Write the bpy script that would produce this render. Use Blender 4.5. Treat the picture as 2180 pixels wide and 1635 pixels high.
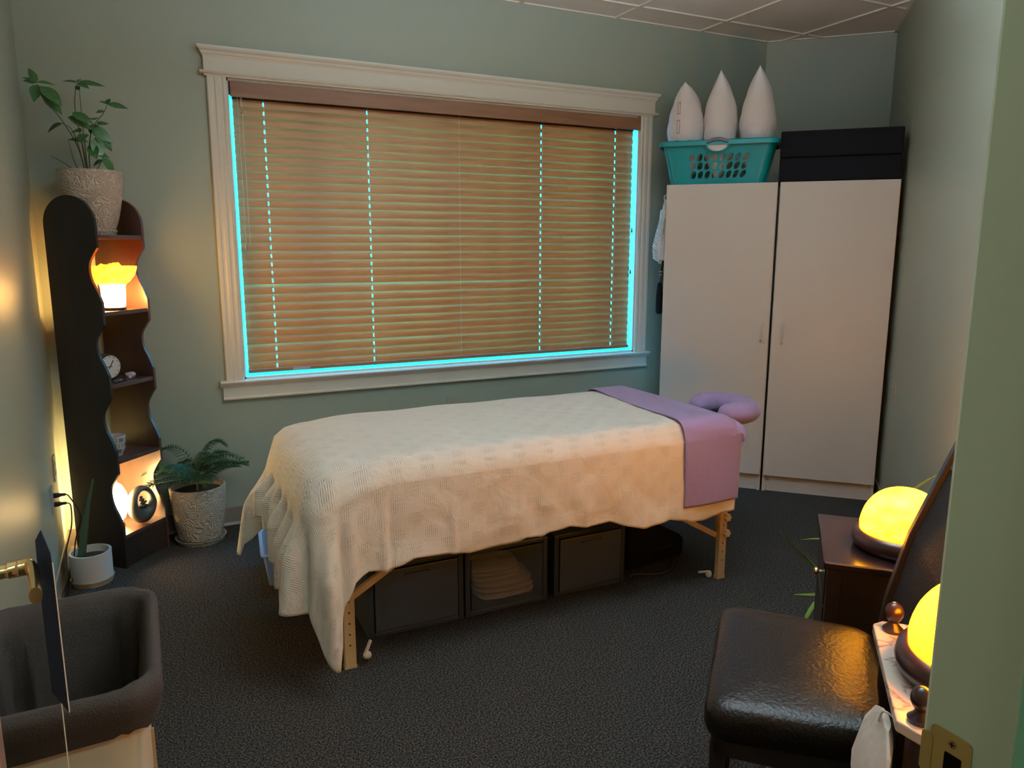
import bpy, bmesh, math, random
from math import sin, cos, pi, radians, sqrt, atan2
from mathutils import Vector, Matrix
for o in list(bpy.data.objects): bpy.data.objects.remove(o)
random.seed(4)
SC = bpy.context.scene
COL = SC.collection

# ---------------------------------------------------------------- camera, world, light
cam = bpy.data.cameras.new('camera'); co = bpy.data.objects.new('camera', cam); COL.objects.link(co)
cam.sensor_fit = 'HORIZONTAL'; cam.sensor_width = 36; cam.lens = 36*1607.4/2180
cam.clip_start = 0.02
yaw, pit, rol = radians(26.2), radians(10.26), radians(0.067)
fw = Vector((sin(yaw)*cos(pit), cos(yaw)*cos(pit), -sin(pit)))
rt = Vector((cos(yaw), -sin(yaw), 0)); up = rt.cross(fw)
rt2 = cos(rol)*rt+sin(rol)*up; up2 = -sin(rol)*rt+cos(rol)*up
M = Matrix((rt2, up2, -fw)).transposed().to_4x4(); M.translation = (0, 0, 1.5)
co.matrix_world = M
SC.camera = co

w = bpy.data.worlds.new('world'); SC.world = w; w.use_nodes = True
SKY = (0.003, 0.48, 1.0); SKY_S = 60.0
w.node_tree.nodes['Background'].inputs[0].default_value = (*SKY, 1)
w.node_tree.nodes['Background'].inputs[1].default_value = SKY_S
SC.view_settings.view_transform = 'Standard'; SC.view_settings.look = 'None'
SC.view_settings.gamma = 1; SC.view_settings.use_curve_mapping = False
SC.view_settings.exposure = 0.0
SC.cycles.use_denoising = True
SC.cycles.sample_clamp_indirect = 6
SC.cycles.max_bounces = 8; SC.cycles.diffuse_bounces = 4; SC.cycles.glossy_bounces = 3
SC.cycles.transmission_bounces = 4; SC.cycles.transparent_max_bounces = 8
SC.cycles.caustics_reflective = False; SC.cycles.caustics_refractive = False

def area_light(name, loc, rot, sx, sy, power, col, portal=False):
    l = bpy.data.lights.new(name, 'AREA'); l.shape = 'RECTANGLE'; l.size = sx; l.size_y = sy
    l.energy = power; l.color = col
    o = bpy.data.objects.new(name, l); COL.objects.link(o); o.location = loc; o.rotation_euler = rot
    if portal: l.cycles.is_portal = True
    return o
area_light('window_portal', (1.74, 4.40, 1.55), (radians(-90), 0, 0), 2.7, 1.75, 1, (1, 1, 1), True)
HALL = area_light('hall_ceiling_light', (0.75, -1.0, 2.84), (0, 0, 0), 1.2, 0.6, 28, (0.80, 1.0, 0.80))
UPL = area_light('added_fill_uplight', (1.55, 1.6, 2.36), (pi, 0, 0), 0.5, 0.5, 118, (0.68, 0.86, 1.0))  # added fill with no fixture, stands in for the cool ambient light
LAMP_R, LAMP_S = 44.0, 105.0      # glow of the amber lamps on the right and of the lamps in the shelf

# ---------------------------------------------------------------- frames of the room
TH = radians(45.6)
UX, UY = sin(TH), cos(TH)                 # direction of the right-hand wall
PHI = pi/2-TH
WB = 4.225; WL = -0.412; WR = -0.63; WA = 5.85; WD = 0.49; HC = 2.90
def R(a, b, z=0): return Vector((a*UX-b*UY, a*UY+b*UX, z))

# ---------------------------------------------------------------- materials
def mat(name, col, rough=0.6, metal=0, spec=0.5, bump=None, var=None, emit=None, trans=None, alpha=None,
        sheen=0, coat=0, sss=0):
    """bump=(scale, strength, detail[, distance]); var=(scale, colour2, lo, hi[, stretch])"""
    m = bpy.data.materials.new(name); m.use_nodes = True; nt = m.node_tree; b = nt.nodes['Principled BSDF']
    b.inputs['Base Color'].default_value = (*col, 1); b.inputs['Roughness'].default_value = rough
    b.inputs['Metallic'].default_value = metal; b.inputs['Specular IOR Level'].default_value = spec
    b.inputs['Sheen Weight'].default_value = sheen; b.inputs['Coat Weight'].default_value = coat
    if sss:
        b.inputs['Subsurface Weight'].default_value = sss; b.inputs['Subsurface Radius'].default_value = (.02, .01, .005)
    tc = nt.nodes.new('ShaderNodeTexCoord')
    if var:
        n = nt.nodes.new('ShaderNodeTexNoise'); n.inputs['Scale'].default_value = var[0]; n.inputs['Detail'].default_value = 4
        src = tc.outputs['Object']
        if len(var) > 4:
            mp = nt.nodes.new('ShaderNodeMapping'); mp.inputs['Scale'].default_value = var[4]
            nt.links.new(src, mp.inputs[0]); src = mp.outputs[0]
        nt.links.new(src, n.inputs['Vector'])
        r = nt.nodes.new('ShaderNodeValToRGB'); r.color_ramp.elements[0].position = var[2]; r.color_ramp.elements[1].position = var[3]
        r.color_ramp.elements[0].color = (*col, 1); r.color_ramp.elements[1].color = (*var[1], 1)
        nt.links.new(n.outputs[0], r.inputs[0]); nt.links.new(r.outputs[0], b.inputs['Base Color'])
    if bump:
        n = nt.nodes.new('ShaderNodeTexNoise'); n.inputs['Scale'].default_value = bump[0]; n.inputs['Detail'].default_value = bump[2]
        nt.links.new(tc.outputs['Object'], n.inputs['Vector'])
        bp = nt.nodes.new('ShaderNodeBump'); bp.inputs['Strength'].default_value = bump[1]
        bp.inputs['Distance'].default_value = bump[3] if len(bump) > 3 else 0.002
        nt.links.new(n.outputs[0], bp.inputs['Height']); nt.links.new(bp.outputs[0], b.inputs['Normal'])
    if emit:
        b.inputs['Emission Color'].default_value = (*emit[0], 1); b.inputs['Emission Strength'].default_value = emit[1]
    if trans: b.inputs['Transmission Weight'].default_value = trans
    if alpha: b.inputs['Alpha'].default_value = alpha
    return m
WALL = mat('wall_paint', (.335, .375, .305), .42, spec=.45, bump=(260, .25, 3, .0015))
CEIL = mat('ceiling_tile', (.82, .80, .76), .85, bump=(420, .6, 2, .002), var=(300, (.68, .66, .62), .45, .75))
GRID = mat('grid_white', (.75, .72, .65), .5)
TRIM = mat('trim_white', (.70, .69, .62), .4, bump=(90, .05, 2))
JAMB = mat('jamb_paint', (.56, .72, .58), .4, bump=(60, .08, 3))
CARPET = mat('carpet', (.010, .0095, .009), 1, spec=.1, bump=(260, .6, 3, .006), var=(170, (.100, .086, .076), .42, .70))
BASEB = mat('baseboard_vinyl', (.22, .18, .14), .5)
DARK = mat('espresso_wood', (.016, .011, .010), .38, var=(6, (.030, .018, .014), .4, .6, (1, 1, .15)), bump=(60, .08, 3))
DARKIN = mat('shelf_wood', (.085, .04, .028), .32, var=(9, (.05, .022, .018), .35, .65, (1, 1, .12)), bump=(60, .1, 3))
MAHOG = mat('mahogany', (.030, .011, .010), .28, var=(12, (.02, .008, .008), .4, .6, (1, 1, .2)))
DARKTOP = mat('dark_top_wood', (.020, .010, .012), .24, var=(10, (.014, .008, .009), .4, .6, (1, .2, 1)))
MAPLE = mat('maple_wood', (.62, .43, .22), .45, var=(14, (.54, .35, .16), .4, .6, (1, 1, .1)))
HOLE = mat('hole_dark', (.05, .02, .01), .9)
CABW = mat('melamine', (.62, .585, .55), .38, bump=(500, .05, 2))
BLACKG = mat('gap_black', (.004, .004, .004), .9, spec=.1)
SLAT = mat('blind_wood', (.54, .27, .105), .42, var=(5, (.36, .165, .06), .35, .65, (.6, 6, 6)), bump=(40, .04, 2))
VAL = mat('valance_wood', (.25, .108, .046), .5, var=(6, (.19, .080, .034), .35, .65, (.5, 5, 5)))
CORDM = mat('cord_white', (.8, .8, .75), .8)
TEAL = mat('teal_plastic', (.0, .25, .28), .35, bump=(200, .05, 2), sss=0)
GREYP = mat('grey_plastic', (.10, .09, .11), .45)
PILW = mat('pillow_cotton', (.78, .77, .80), .85, bump=(16, .8, 4, .012), sheen=.2)
PRINT = mat('tag_print', (.36, .30, .28), .9)
BLKFAB = mat('black_nylon', (.003, .0035, .006), .85, spec=.2, bump=(500, .3, 2))
PURPLE = mat('purple_cotton', (.285, .195, .37), .85, bump=(22, .35, 5, .01), sheen=.25)
WHITEF = mat('white_fabric', (.80, .78, .75), .9, bump=(80, .4, 3, .004))
POTM = mat('embossed_stoneware', (.50, .42, .34), .35)
SOIL = mat('soil', (.022, .013, .008), 1, bump=(150, 1, 4, .01))
LEAF = mat('leaf_green', (.035, .115, .03), .4, var=(60, (.09, .20, .05), .55, .75))
STEM = mat('stem', (.09, .085, .035), .6)
PINE = mat('pine_green', (.02, .075, .025), .55)
ALOE = mat('aloe_green', (.13, .22, .03), .4)
SNAKE = mat('snake_leaf', (.04, .075, .04), .4)
WHP = mat('white_ceramic', (.55, .50, .48), .35)
TERRA = mat('tan_saucer', (.35, .25, .17), .5)
BRASS = mat('brass', (.80, .62, .30), .22, metal=1)
BRASS2 = mat('brass_plate', (.62, .60, .22), .32, metal=1, bump=(30, .1, 3))
STEEL = mat('screw_steel', (.45, .40, .25), .3, metal=1)
LEATHER = mat('brown_leather', (.008, .006, .005), .32, spec=.3, bump=(110, .6, 6, .004))
BACKP = mat('chair_back_leather', (.010, .007, .006), .6, spec=.2, bump=(110, .5, 6, .004))
MARB = mat('marble', (.72, .66, .60), .2)
FRAMEG = mat('drawer_frame_plastic', (.035, .045, .06), .4)
CLEARD = mat('frosted_plastic', (.10, .14, .21), .35, alpha=.30)
FROST = mat('cloudy_plastic', (.07, .09, .13), .4, alpha=.88)
CLEARB = mat('clear_plastic', (.45, .60, .80), .2, alpha=.55)
TOWEL = mat('towel_cream', (.72, .62, .48), .95, bump=(350, .8, 3, .004))
SIGNB = mat('sign_card', (.02, .04, .08), .8, spec=.15)
SIGNE = mat('sign_edge', (.7, .68, .62), .6)
GOLD = mat('print_gold', (.40, .20, .05), .6)
STONE = mat('dark_stone', (.045, .05, .05), .5, bump=(60, .2, 3))
LINER = mat('liner_grey', (.055, .043, .038), .95, spec=.1, bump=(260, .4, 3, .004))
HAMP = mat('hamper_body', (.62, .58, .47), .6, bump=(200, .1, 2))
PAPER = mat('paper_white', (.75, .70, .64), .8, bump=(9, .6, 3, .02))
BAG = mat('bag_plastic', (.30, .36, .34), .25, alpha=.5, bump=(20, 1, 4, .02))
CLOCKF = mat('clock_face', (.62, .60, .58), .5)
BLK = mat('black_paint', (.008, .008, .009), .4)
ROCKL = mat('pale_stone', (.45, .42, .48), .5, bump=(60, .4, 3))
ROCKD = mat('dark_pebble', (.03, .03, .035), .5, bump=(60, .4, 3))
CHAMP = mat('champagne_paint', (.50, .46, .26), .35)
OUTLET = mat('outlet_plate', (.36, .34, .29), .4)
MIRROR = mat('glass_pane', (.9, 1, 1), 0.0, trans=1)

def custom_marble():
    nt = MARB.node_tree; b = nt.nodes['Principled BSDF']; tc = nt.nodes['Texture Coordinate']
    n = nt.nodes.new('ShaderNodeTexNoise'); n.inputs['Scale'].default_value = 7; n.inputs['Detail'].default_value = 8
    n.inputs['Distortion'].default_value = 1.3
    nt.links.new(tc.outputs['Object'], n.inputs['Vector'])
    r = nt.nodes.new('ShaderNodeValToRGB'); e = r.color_ramp.elements
    e[0].position = 0; e[0].color = (.74, .66, .58, 1); e[1].position = 1; e[1].color = (.74, .68, .62, 1)
    for p, c in ((.475, (.72, .64, .57, 1)), (.497, (.30, .20, .16, 1)), (.515, (.70, .62, .55, 1))):
        x = e.new(p); x.color = c
    nt.links.new(n.outputs[0], r.inputs[0]); nt.links.new(r.outputs[0], b.inputs['Base Color'])
custom_marble()
def custom_pot():
    # raised squiggle relief of the stoneware
    nt = POTM.node_tree; b = nt.nodes['Principled BSDF']; tc = nt.nodes['Texture Coordinate']
    n = nt.nodes.new('ShaderNodeTexNoise'); n.inputs['Scale'].default_value = 24; n.inputs['Detail'].default_value = 0
    n.inputs['Distortion'].default_value = 1.0
    nt.links.new(tc.outputs['Object'], n.inputs['Vector'])
    m1 = nt.nodes.new('ShaderNodeMath'); m1.operation = 'MULTIPLY'; m1.inputs[1].default_value = 36
    m2 = nt.nodes.new('ShaderNodeMath'); m2.operation = 'SINE'
    nt.links.new(n.outputs[0], m1.inputs[0]); nt.links.new(m1.outputs[0], m2.inputs[0])
    bp = nt.nodes.new('ShaderNodeBump'); bp.inputs['Strength'].default_value = .55; bp.inputs['Distance'].default_value = .006
    nt.links.new(m2.outputs[0], bp.inputs['Height']); nt.links.new(bp.outputs[0], b.inputs['Normal'])
custom_pot()
def matelasse(name, col):
    # woven blanket: clusters of little ribs in a broken chequer, over a soft crumple
    m = mat(name, col, .9, sheen=.25); nt = m.node_tree; b = nt.nodes['Principled BSDF']; tc = nt.nodes['Texture Coordinate']
    sp = nt.nodes.new('ShaderNodeSeparateXYZ'); nt.links.new(tc.outputs['UV'], sp.inputs[0])
    def M(op, a, bb=None):
        x = nt.nodes.new('ShaderNodeMath'); x.operation = op
        for i, v in enumerate((a, bb)):
            if v is None: continue
            if isinstance(v, (int, float)): x.inputs[i].default_value = v
            else: nt.links.new(v, x.inputs[i])
        return x.outputs[0]
    u, v = sp.outputs[0], sp.outputs[1]
    cu = M('SINE', M('MULTIPLY', u, 2*pi/.12)); cv = M('SINE', M('MULTIPLY', v, 2*pi/.11))
    mask = M('SMOOTH_MIN', M('MAXIMUM', M('MULTIPLY', cu, cv), 0), .35)
    ribs = M('MULTIPLY', M('SINE', M('MULTIPLY', u, 2*pi/.0075)), M('ADD', M('MULTIPLY', M('SINE', M('MULTIPLY', v, 2*pi/.014)), .5), .5))
    h1 = M('MULTIPLY', ribs, mask)
    n = nt.nodes.new('ShaderNodeTexNoise'); n.inputs['Scale'].default_value = 7; n.inputs['Detail'].default_value = 4
    n.inputs['Distortion'].default_value = .6
    nt.links.new(tc.outputs['Object'], n.inputs['Vector'])
    n2 = nt.nodes.new('ShaderNodeTexNoise'); n2.inputs['Scale'].default_value = 300
    nt.links.new(tc.outputs['Object'], n2.inputs['Vector'])
    h = M('ADD', M('ADD', M('MULTIPLY', h1, 1.3), M('MULTIPLY', n.outputs[0], 5.0)), M('MULTIPLY', n2.outputs[0], .35))
    bp = nt.nodes.new('ShaderNodeBump'); bp.inputs['Strength'].default_value = .85; bp.inputs['Distance'].default_value = .004
    nt.links.new(h, bp.inputs['Height']); nt.links.new(bp.outputs[0], b.inputs['Normal'])
    return m
BLANKET = matelasse('blanket_cotton', (.80, .755, .70))
def glow(name, c1, c2, strength, scale, seed=0):
    m = bpy.data.materials.new(name); m.use_nodes = True; nt = m.node_tree; b = nt.nodes['Principled BSDF']
    b.inputs['Base Color'].default_value = (.8, .5, .15, 1); b.inputs['Roughness'].default_value = .25
    tc = nt.nodes.new('ShaderNodeTexCoord'); mp = nt.nodes.new('ShaderNodeMapping'); mp.inputs['Location'].default_value = (seed, 0, 0)
    mp.inputs['Scale'].default_value = (1, 1, 2.2)
    n = nt.nodes.new('ShaderNodeTexNoise'); n.inputs['Scale'].default_value = scale; n.inputs['Detail'].default_value = 5
    r = nt.nodes.new('ShaderNodeValToRGB'); r.color_ramp.elements[0].position = .38; r.color_ramp.elements[1].position = .66
    r.color_ramp.elements[0].color = (*c1, 1); r.color_ramp.elements[1].color = (*c2, 1)
    nt.links.new(tc.outputs['Object'], mp.inputs[0]); nt.links.new(mp.outputs[0], n.inputs[0])
    nt.links.new(n.outputs[0], r.inputs[0]); nt.links.new(r.outputs[0], b.inputs['Emission Color'])
    b.inputs['Emission Strength'].default_value = strength
    return m
ONYX = glow('onyx_glow', (1, .26, .0006), (1, .42, .0045), LAMP_R, 12)
ONYX2 = glow('onyx_glow_smooth', (1, .26, .0006), (1, .32, .0018), LAMP_R, 5, 3)
SALTW = glow('lamp_stem_glow', (1, .52, .12), (1, .60, .2), LAMP_S, 8)
SALTY = glow('bowl_glow', (1, .14, .0005), (1, .24, .02), 5.5, 16)
SALTL = glow('globe_glow', (1, .62, .22), (1, .70, .3), LAMP_S*.8, 8)

# ---------------------------------------------------------------- geometry helpers
class MB:
    def __init__(s): s.v = []; s.f = []; s.uv = None
    def add(s, vs, fs):
        n = len(s.v); s.v += [tuple(v) for v in vs]; s.f += [tuple(i+n for i in f) for f in fs]; return s
    def box(s, x0, y0, z0, x1, y1, z1):
        return s.add([(x, y, z) for z in (z0, z1) for y in (y0, y1) for x in (x0, x1)],
                     [(0, 2, 3, 1), (4, 5, 7, 6), (0, 1, 5, 4), (2, 6, 7, 3), (0, 4, 6, 2), (1, 3, 7, 5)])
    def prism(s, poly, z0, z1):
        n = len(poly)
        return s.add([(x, y, z0) for x, y in poly]+[(x, y, z1) for x, y in poly],
                     [tuple(range(n))[::-1], tuple(range(n, 2*n))]+[(i, (i+1) % n, n+(i+1) % n, n+i) for i in range(n)])
    def xprism(s, poly, x0, x1):       # profile in (y, z) swept along x
        n = len(poly)
        return s.add([(x0, y, z) for y, z in poly]+[(x1, y, z) for y, z in poly],
                     [tuple(range(n)), tuple(range(n, 2*n))[::-1]]+[(i, n+i, n+(i+1) % n, (i+1) % n) for i in range(n)])
    def rings(s, rs, cap0=True, cap1=True, close=True):
        n = len(rs[0]); vs = [p for r in rs for p in r]; fs = []
        for k in range(len(rs)-1):
            for i in range(n if close else n-1):
                j = (i+1) % n; fs.append((k*n+i, k*n+j, (k+1)*n+j, (k+1)*n+i))
        if cap0: fs.append(tuple(range(n))[::-1])
        if cap1: fs.append(tuple(range((len(rs)-1)*n, len(rs)*n)))
        return s.add(vs, fs)
    def lathe(s, prof, n=32, cx=0, cy=0, cap0=False, cap1=False, sy=1):
        return s.rings([[(cx+r*cos(2*pi*i/n), cy+sy*r*sin(2*pi*i/n), z) for i in range(n)] for r, z in prof], cap0, cap1)
    def tube(s, pts, rad, n=8):
        pts = [Vector(p) for p in pts]; rs = []
        if not isinstance(rad, (list, tuple)): rad = [rad]*len(pts)
        t0 = (pts[1]-pts[0]).normalized(); a = Vector((0, 0, 1)) if abs(t0.z) < .9 else Vector((1, 0, 0))
        u = t0.cross(a).normalized()
        for k, p in enumerate(pts):
            t = (pts[min(k+1, len(pts)-1)]-pts[max(k-1, 0)]).normalized()
            u = (u-t*u.dot(t)).normalized(); v = t.cross(u)
            rs.append([p+(u*cos(2*pi*i/n)+v*sin(2*pi*i/n))*rad[k] for i in range(n)])
        return s.rings(rs)
    def ball(s, c, r, n=16, m=10):
        if not isinstance(r, (list, tuple)): r = (r, r, r)
        rs = [[(c[0]+r[0]*sin(pi*(k+.02)/(m+.04))*cos(2*pi*i/n), c[1]+r[1]*sin(pi*(k+.02)/(m+.04))*sin(2*pi*i/n), c[2]-r[2]*cos(pi*(k+.02)/(m+.04))) for i in range(n)] for k in range(m+1)]
        return s.rings(rs)
    def mesh(s, name, m, smooth=False, angle=None):
        me = bpy.data.meshes.new(name); me.from_pydata(s.v, [], s.f); me.validate(); me.materials.append(m)
        bm = bmesh.new(); bm.from_mesh(me); bmesh.ops.recalc_face_normals(bm, faces=bm.faces); bm.to_mesh(me); bm.free()
        if smooth:
            me.shade_smooth()
            if angle: me.set_sharp_from_angle(angle=radians(angle))
        return me
    def build(s, name, m, parent=None, smooth=False, angle=40, bevel=0, solid=0, loc=None, rot=None):
        o = bpy.data.objects.new(name, s.mesh(name, m, smooth, angle if smooth else None)); COL.objects.link(o)
        if parent: o.parent = parent
        if loc is not None: o.location = loc
        if rot is not None: o.rotation_euler = rot
        if solid:
            d = o.modifiers.new('solid', 'SOLIDIFY'); d.thickness = solid; d.offset = -1
        if bevel:
            d = o.modifiers.new('bevel', 'BEVEL'); d.width = bevel; d.segments = 2; d.limit_method = 'ANGLE'
            d.harden_normals = False
        return o
def tag(o, label=None, cat=None, group=None, kind=None):
    if label: o['label'] = label
    if cat: o['category'] = cat
    if group: o['group'] = group
    if kind: o['kind'] = kind
    return o
def empty(name, loc, rz, label, cat, group=None):
    o = bpy.data.objects.new(name, None); COL.objects.link(o); o.location = loc; o.rotation_euler = (0, 0, rz)
    o.empty_display_size = .05
    return tag(o, label, cat, group)
def rempty(name, a, b, z, *r): return empty(name, R(a, b, z), PHI, *r)
def spline(pts, n=6):
    pts = [Vector(p) for p in pts]; out = []
    for i in range(len(pts)-1):
        p0, p1, p2, p3 = pts[max(i-1, 0)], pts[i], pts[i+1], pts[min(i+2, len(pts)-1)]
        for k in range(n):
            t = k/n
            out.append(.5*((2*p1)+(p2-p0)*t+(2*p0-5*p1+4*p2-p3)*t*t+(3*p1-p0-3*p2+p3)*t**3))
    return out+[pts[-1]]
def interp(tab, x):
    if x <= tab[0][0]: return tab[0][1]
    for (a, b), (c, d) in zip(tab, tab[1:]):
        if x <= c: return b+(d-b)*(x-a)/(c-a) if c > a else d
    return tab[-1][1]
def struct(o, kind='structure'): o['kind'] = kind; return o
def rrect(hx, hy, r, n=6, cx=0, cy=0):
    pts = []
    for qx, qy, a0 in ((1, 1, 0), (-1, 1, 90), (-1, -1, 180), (1, -1, 270)):
        for k in range(n+1):
            a = radians(a0+90*k/n); pts.append((cx+qx*(hx-r)+r*cos(a), cy+qy*(hy-r)+r*sin(a)))
    return pts

# ---------------------------------------------------------------- room shell
P_LB = (WL, WB); xb = (WB/UX-UY*0)  # helper
def on_back(a):  # point of the back wall at coordinate a
    b = (WB-a*UY)/UX; return R(a, b)
C1 = on_back(WA); C1 = (C1.x, C1.y)
C2v = R(WA, WR); C2 = (C2v.x, C2v.y)
aD = (WD-WR*UX)/UY; C3v = R(aD, WR); C3 = (C3v.x, C3v.y)
C4 = (WL, WD)
ROOM = [C4, C3, C2, C1, P_LB]          # counter-clockwise
HALLX0, HALLX1, HALLY = -1.3, 2.3, -2.0
fl = MB(); fl.add([(-1.4, -2.1, 0), (5.2, -2.1, 0), (5.2, 4.4, 0), (-1.4, 4.4, 0), (-1.4, -2.1, -.1), (5.2, -2.1, -.1), (5.2, 4.4, -.1), (-1.4, 4.4, -.1)],
                  [(0, 1, 2, 3), (7, 6, 5, 4), (0, 4, 5, 1), (1, 5, 6, 2), (2, 6, 7, 3), (3, 7, 4, 0)])
struct(fl.build('floor', CARPET))
def wall_seg(name, p, q, t=.12, z0=0, z1=HC+.1, m=WALL):
    p, q = Vector(p), Vector(q); d = (q-p).normalized(); n = Vector((d.y, -d.x))*t
    return struct(MB().prism([tuple(p), tuple(p+n), tuple(q+n), tuple(q)], z0, z1).build(name, m))
# back wall with its window opening
OX0, OX1, OZ0, OZ1 = .472, 3.000, .800, 2.335
bw = MB(); T = .16
bw.box(WL-.1, WB, 0, OX0, WB+T, HC+.1).box(OX1, WB, 0, C1[0]+.05, WB+T, HC+.1).box(OX0, WB, 0, OX1, WB+T, OZ0).box(OX0, WB, OZ1, OX1, WB+T, HC+.1)
struct(bw.build('wall_back', WALL))
wall_seg('wall_left', P_LB, (WL, WD))
wall_seg('wall_diagonal', C2, C1)
wall_seg('wall_right', C3, C2)
# door wall: left piece, right piece, header
DX0, DX1, DH = -.13, .79, 2.20; DY0 = .37
struct(MB().box(WL-.1, DY0, 0, DX0-.02, WD, HC+.1).box(DX1+.02, DY0, 0, C3[0]+.25, WD, HC+.1).box(DX0-.02, DY0, DH+.02, DX1+.02, WD, HC+.1).build('wall_front', WALL))
# hallway
struct(MB().box(HALLX0-.1, HALLY, 0, HALLX0, DY0, HC).box(HALLX1, HALLY, 0, HALLX1+.1, DY0, HC).box(HALLX0-.1, HALLY-.1, 0, HALLX1+.1, HALLY, HC)
       .box(HALLX0-.1, DY0, 0, WL-.1, DY0+.1, HC).box(C3[0]+.25, DY0, 0, HALLX1+.1, DY0+.1, HC).build('wall_hallway', WALL))
struct(MB().box(HALLX0-.1, HALLY-.1, HC, HALLX1+.1, DY0, HC+.1).build('ceiling_hallway', CEIL))
# ceiling: suspended tiles in a grid
ceil = struct(MB().prism([(WL-.1, WD-.05), (5.1, WD-.05), (5.1, WB+.1), (WL-.1, WB+.1)], HC+.04, HC+.1).build('ceiling', GRID))
def clip(poly, region):
    out = poly
    for i in range(len(region)):
        a, b = region[i], region[(i+1) % len(region)]; inp, out = out, []
        def side(p): return (b[0]-a[0])*(p[1]-a[1])-(b[1]-a[1])*(p[0]-a[0])
        for j in range(len(inp)):
            p, q = inp[j], inp[(j+1) % len(inp)]; sp, sq = side(p), side(q)
            if sp >= 0: out.append(p)
            if (sp >= 0) != (sq >= 0):
                t = sp/(sp-sq); out.append((p[0]+(q[0]-p[0])*t, p[1]+(q[1]-p[1])*t))
        if not out: return out
    return out
TX, TY, TS = 3.452, 3.965, .6635
gx = [TX+k*TS for k in range(-6, 4)]; gy = [TY+k*TS for k in range(-6, 2)]
for i in range(len(gx)-1):
    for j in range(len(gy)-1):
        g = .012
        q = clip([(gx[i]+g, gy[j]+g), (gx[i+1]-g, gy[j]+g), (gx[i+1]-g, gy[j+1]-g), (gx[i]+g, gy[j+1]-g)], ROOM)
        if len(q) >= 3:
            MB().prism(q, HC+.004, HC+.02).build('tile', CEIL, ceil)
for x in gx:
    q = clip([(x-.0125, WD-1), (x+.0125, WD-1), (x+.0125, 5), (x-.0125, 5)], ROOM)
    if len(q) >= 3: MB().prism(q, HC-.004, HC+.010).build('grid_bar', GRID, ceil)
for y in gy:
    q = clip([(-2, y-.0125), (6, y-.0125), (6, y+.0125), (-2, y+.0125)], ROOM)
    if len(q) >= 3: MB().prism(q, HC-.0037, HC+.0103).build('grid_bar', GRID, ceil)
# wall angle around the ceiling edge
for k, (p, q) in enumerate(((C3, C2), (C2, C1), (C1, P_LB), (P_LB, C4))):
    p, q = Vector(p), Vector(q); d = (q-p).normalized(); n = Vector((-d.y, d.x))*.02
    MB().prism([tuple(p), tuple(q), tuple(q+n), tuple(p+n)], HC-.003, HC+.006).build('edge_bar', GRID, ceil)
# baseboards (vinyl cove)
def baseboard(name, p, q, cut=0):
    p, q = Vector(p), Vector(q); d = (q-p).normalized(); n = Vector((-d.y, d.x))
    mb = MB(); prof = [(0, 0), (.016, 0), (.012, .006), (.006, .014), (.005, .097), (.0, .099)]
    mb.rings([[(*(P+n*x), z) for x, z in prof] for P in (p, q)])
    return struct(mb.build(name, BASEB))
baseboard('baseboard_back', C1, P_LB); baseboard('baseboard_left', P_LB, C4)
baseboard('baseboard_right', C3, C2); baseboard('baseboard_diagonal', C2, C1)

# ---------------------------------------------------------------- window
win = struct(MB().box(OX0, WB-.002, OZ0, OX0+.012, WB+T, OZ1).box(OX1-.012, WB-.002, OZ0, OX1, WB+T, OZ1)
             .box(OX0, WB-.002, OZ0, OX1, WB+T, OZ0+.012).box(OX0, WB-.002, OZ1-.012, OX1, WB+T, OZ1).build('window_1', TRIM))
MB().box(OX0+.012, WB+.11, OZ0+.012, OX0+.03, WB+.14, OZ1-.012).box(OX1-.03, WB+.11, OZ0+.012, OX1-.012, WB+.14, OZ1-.012)\
    .box(OX0+.03, WB+.11, OZ0+.012, OX1-.03, WB+.14, OZ0+.028).box(OX0+.03, WB+.11, OZ1-.03, OX1-.03, WB+.14, OZ1-.012)\
    .box(1.72, WB+.11, OZ0+.028, 1.75, WB+.14, OZ1-.03).build('sash', TRIM, win)
pane = bpy.data.materials.new('window_glass'); pane.use_nodes = True
nt = pane.node_tree; nt.nodes.clear(); om = nt.nodes.new('ShaderNodeOutputMaterial'); mx = nt.nodes.new('ShaderNodeMixShader')
tr = nt.nodes.new('ShaderNodeBsdfTransparent'); gl = nt.nodes.new('ShaderNodeBsdfGlossy'); gl.inputs['Roughness'].default_value = .02
mx.inputs[0].default_value = .06; nt.links.new(tr.outputs[0], mx.inputs[1]); nt.links.new(gl.outputs[0], mx.inputs[2]); nt.links.new(mx.outputs[0], om.inputs[0])
for x0, x1 in ((OX0+.03, 1.72), (1.75, OX1-.03)):
    MB().box(x0, WB+.122, OZ0+.028, x1, WB+.126, OZ1-.03).build('pane', pane, win)
# casing
sideprof = [(0, 0), (0, -.018), (.012, -.022), (.022, -.018), (.030, -.0185), (.036, -.022), (.052, -.022), (.058, -.0185), (.066, -.0185), (.075, -.022), (.088, -.022), (.092, -.016), (.092, 0)]
def side_casing(name, x0, sgn):
    mb = MB(); mb.rings([[(x0+sgn*a, WB+b, z) for a, b in sideprof] for z in (.800, 2.345)])
    return struct(mb.build(name, TRIM))
side_casing('trim_1', OX0+.002, -1); side_casing('trim_2', OX1-.002, 1)
hd = MB()
hd.xprism([(WB, 2.335), (WB-.024, 2.335), (WB-.024, 2.345), (WB, 2.345)], .372, 3.10)
hd.xprism([(WB, 2.345), (WB-.034, 2.345), (WB-.037, 2.351), (WB-.034, 2.358), (WB, 2.358)], .352, 3.122)
hd.xprism([(WB, 2.358), (WB-.024, 2.358), (WB-.024, 2.430), (WB, 2.430)], .372, 3.10)
crown = [(.0, 2.425), (-.026, 2.425), (-.029, 2.434), (-.033, 2.438), (-.036, 2.449), (-.046, 2.457), (-.050, 2.464), (-.050, 2.474), (0, 2.474)]
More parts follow.
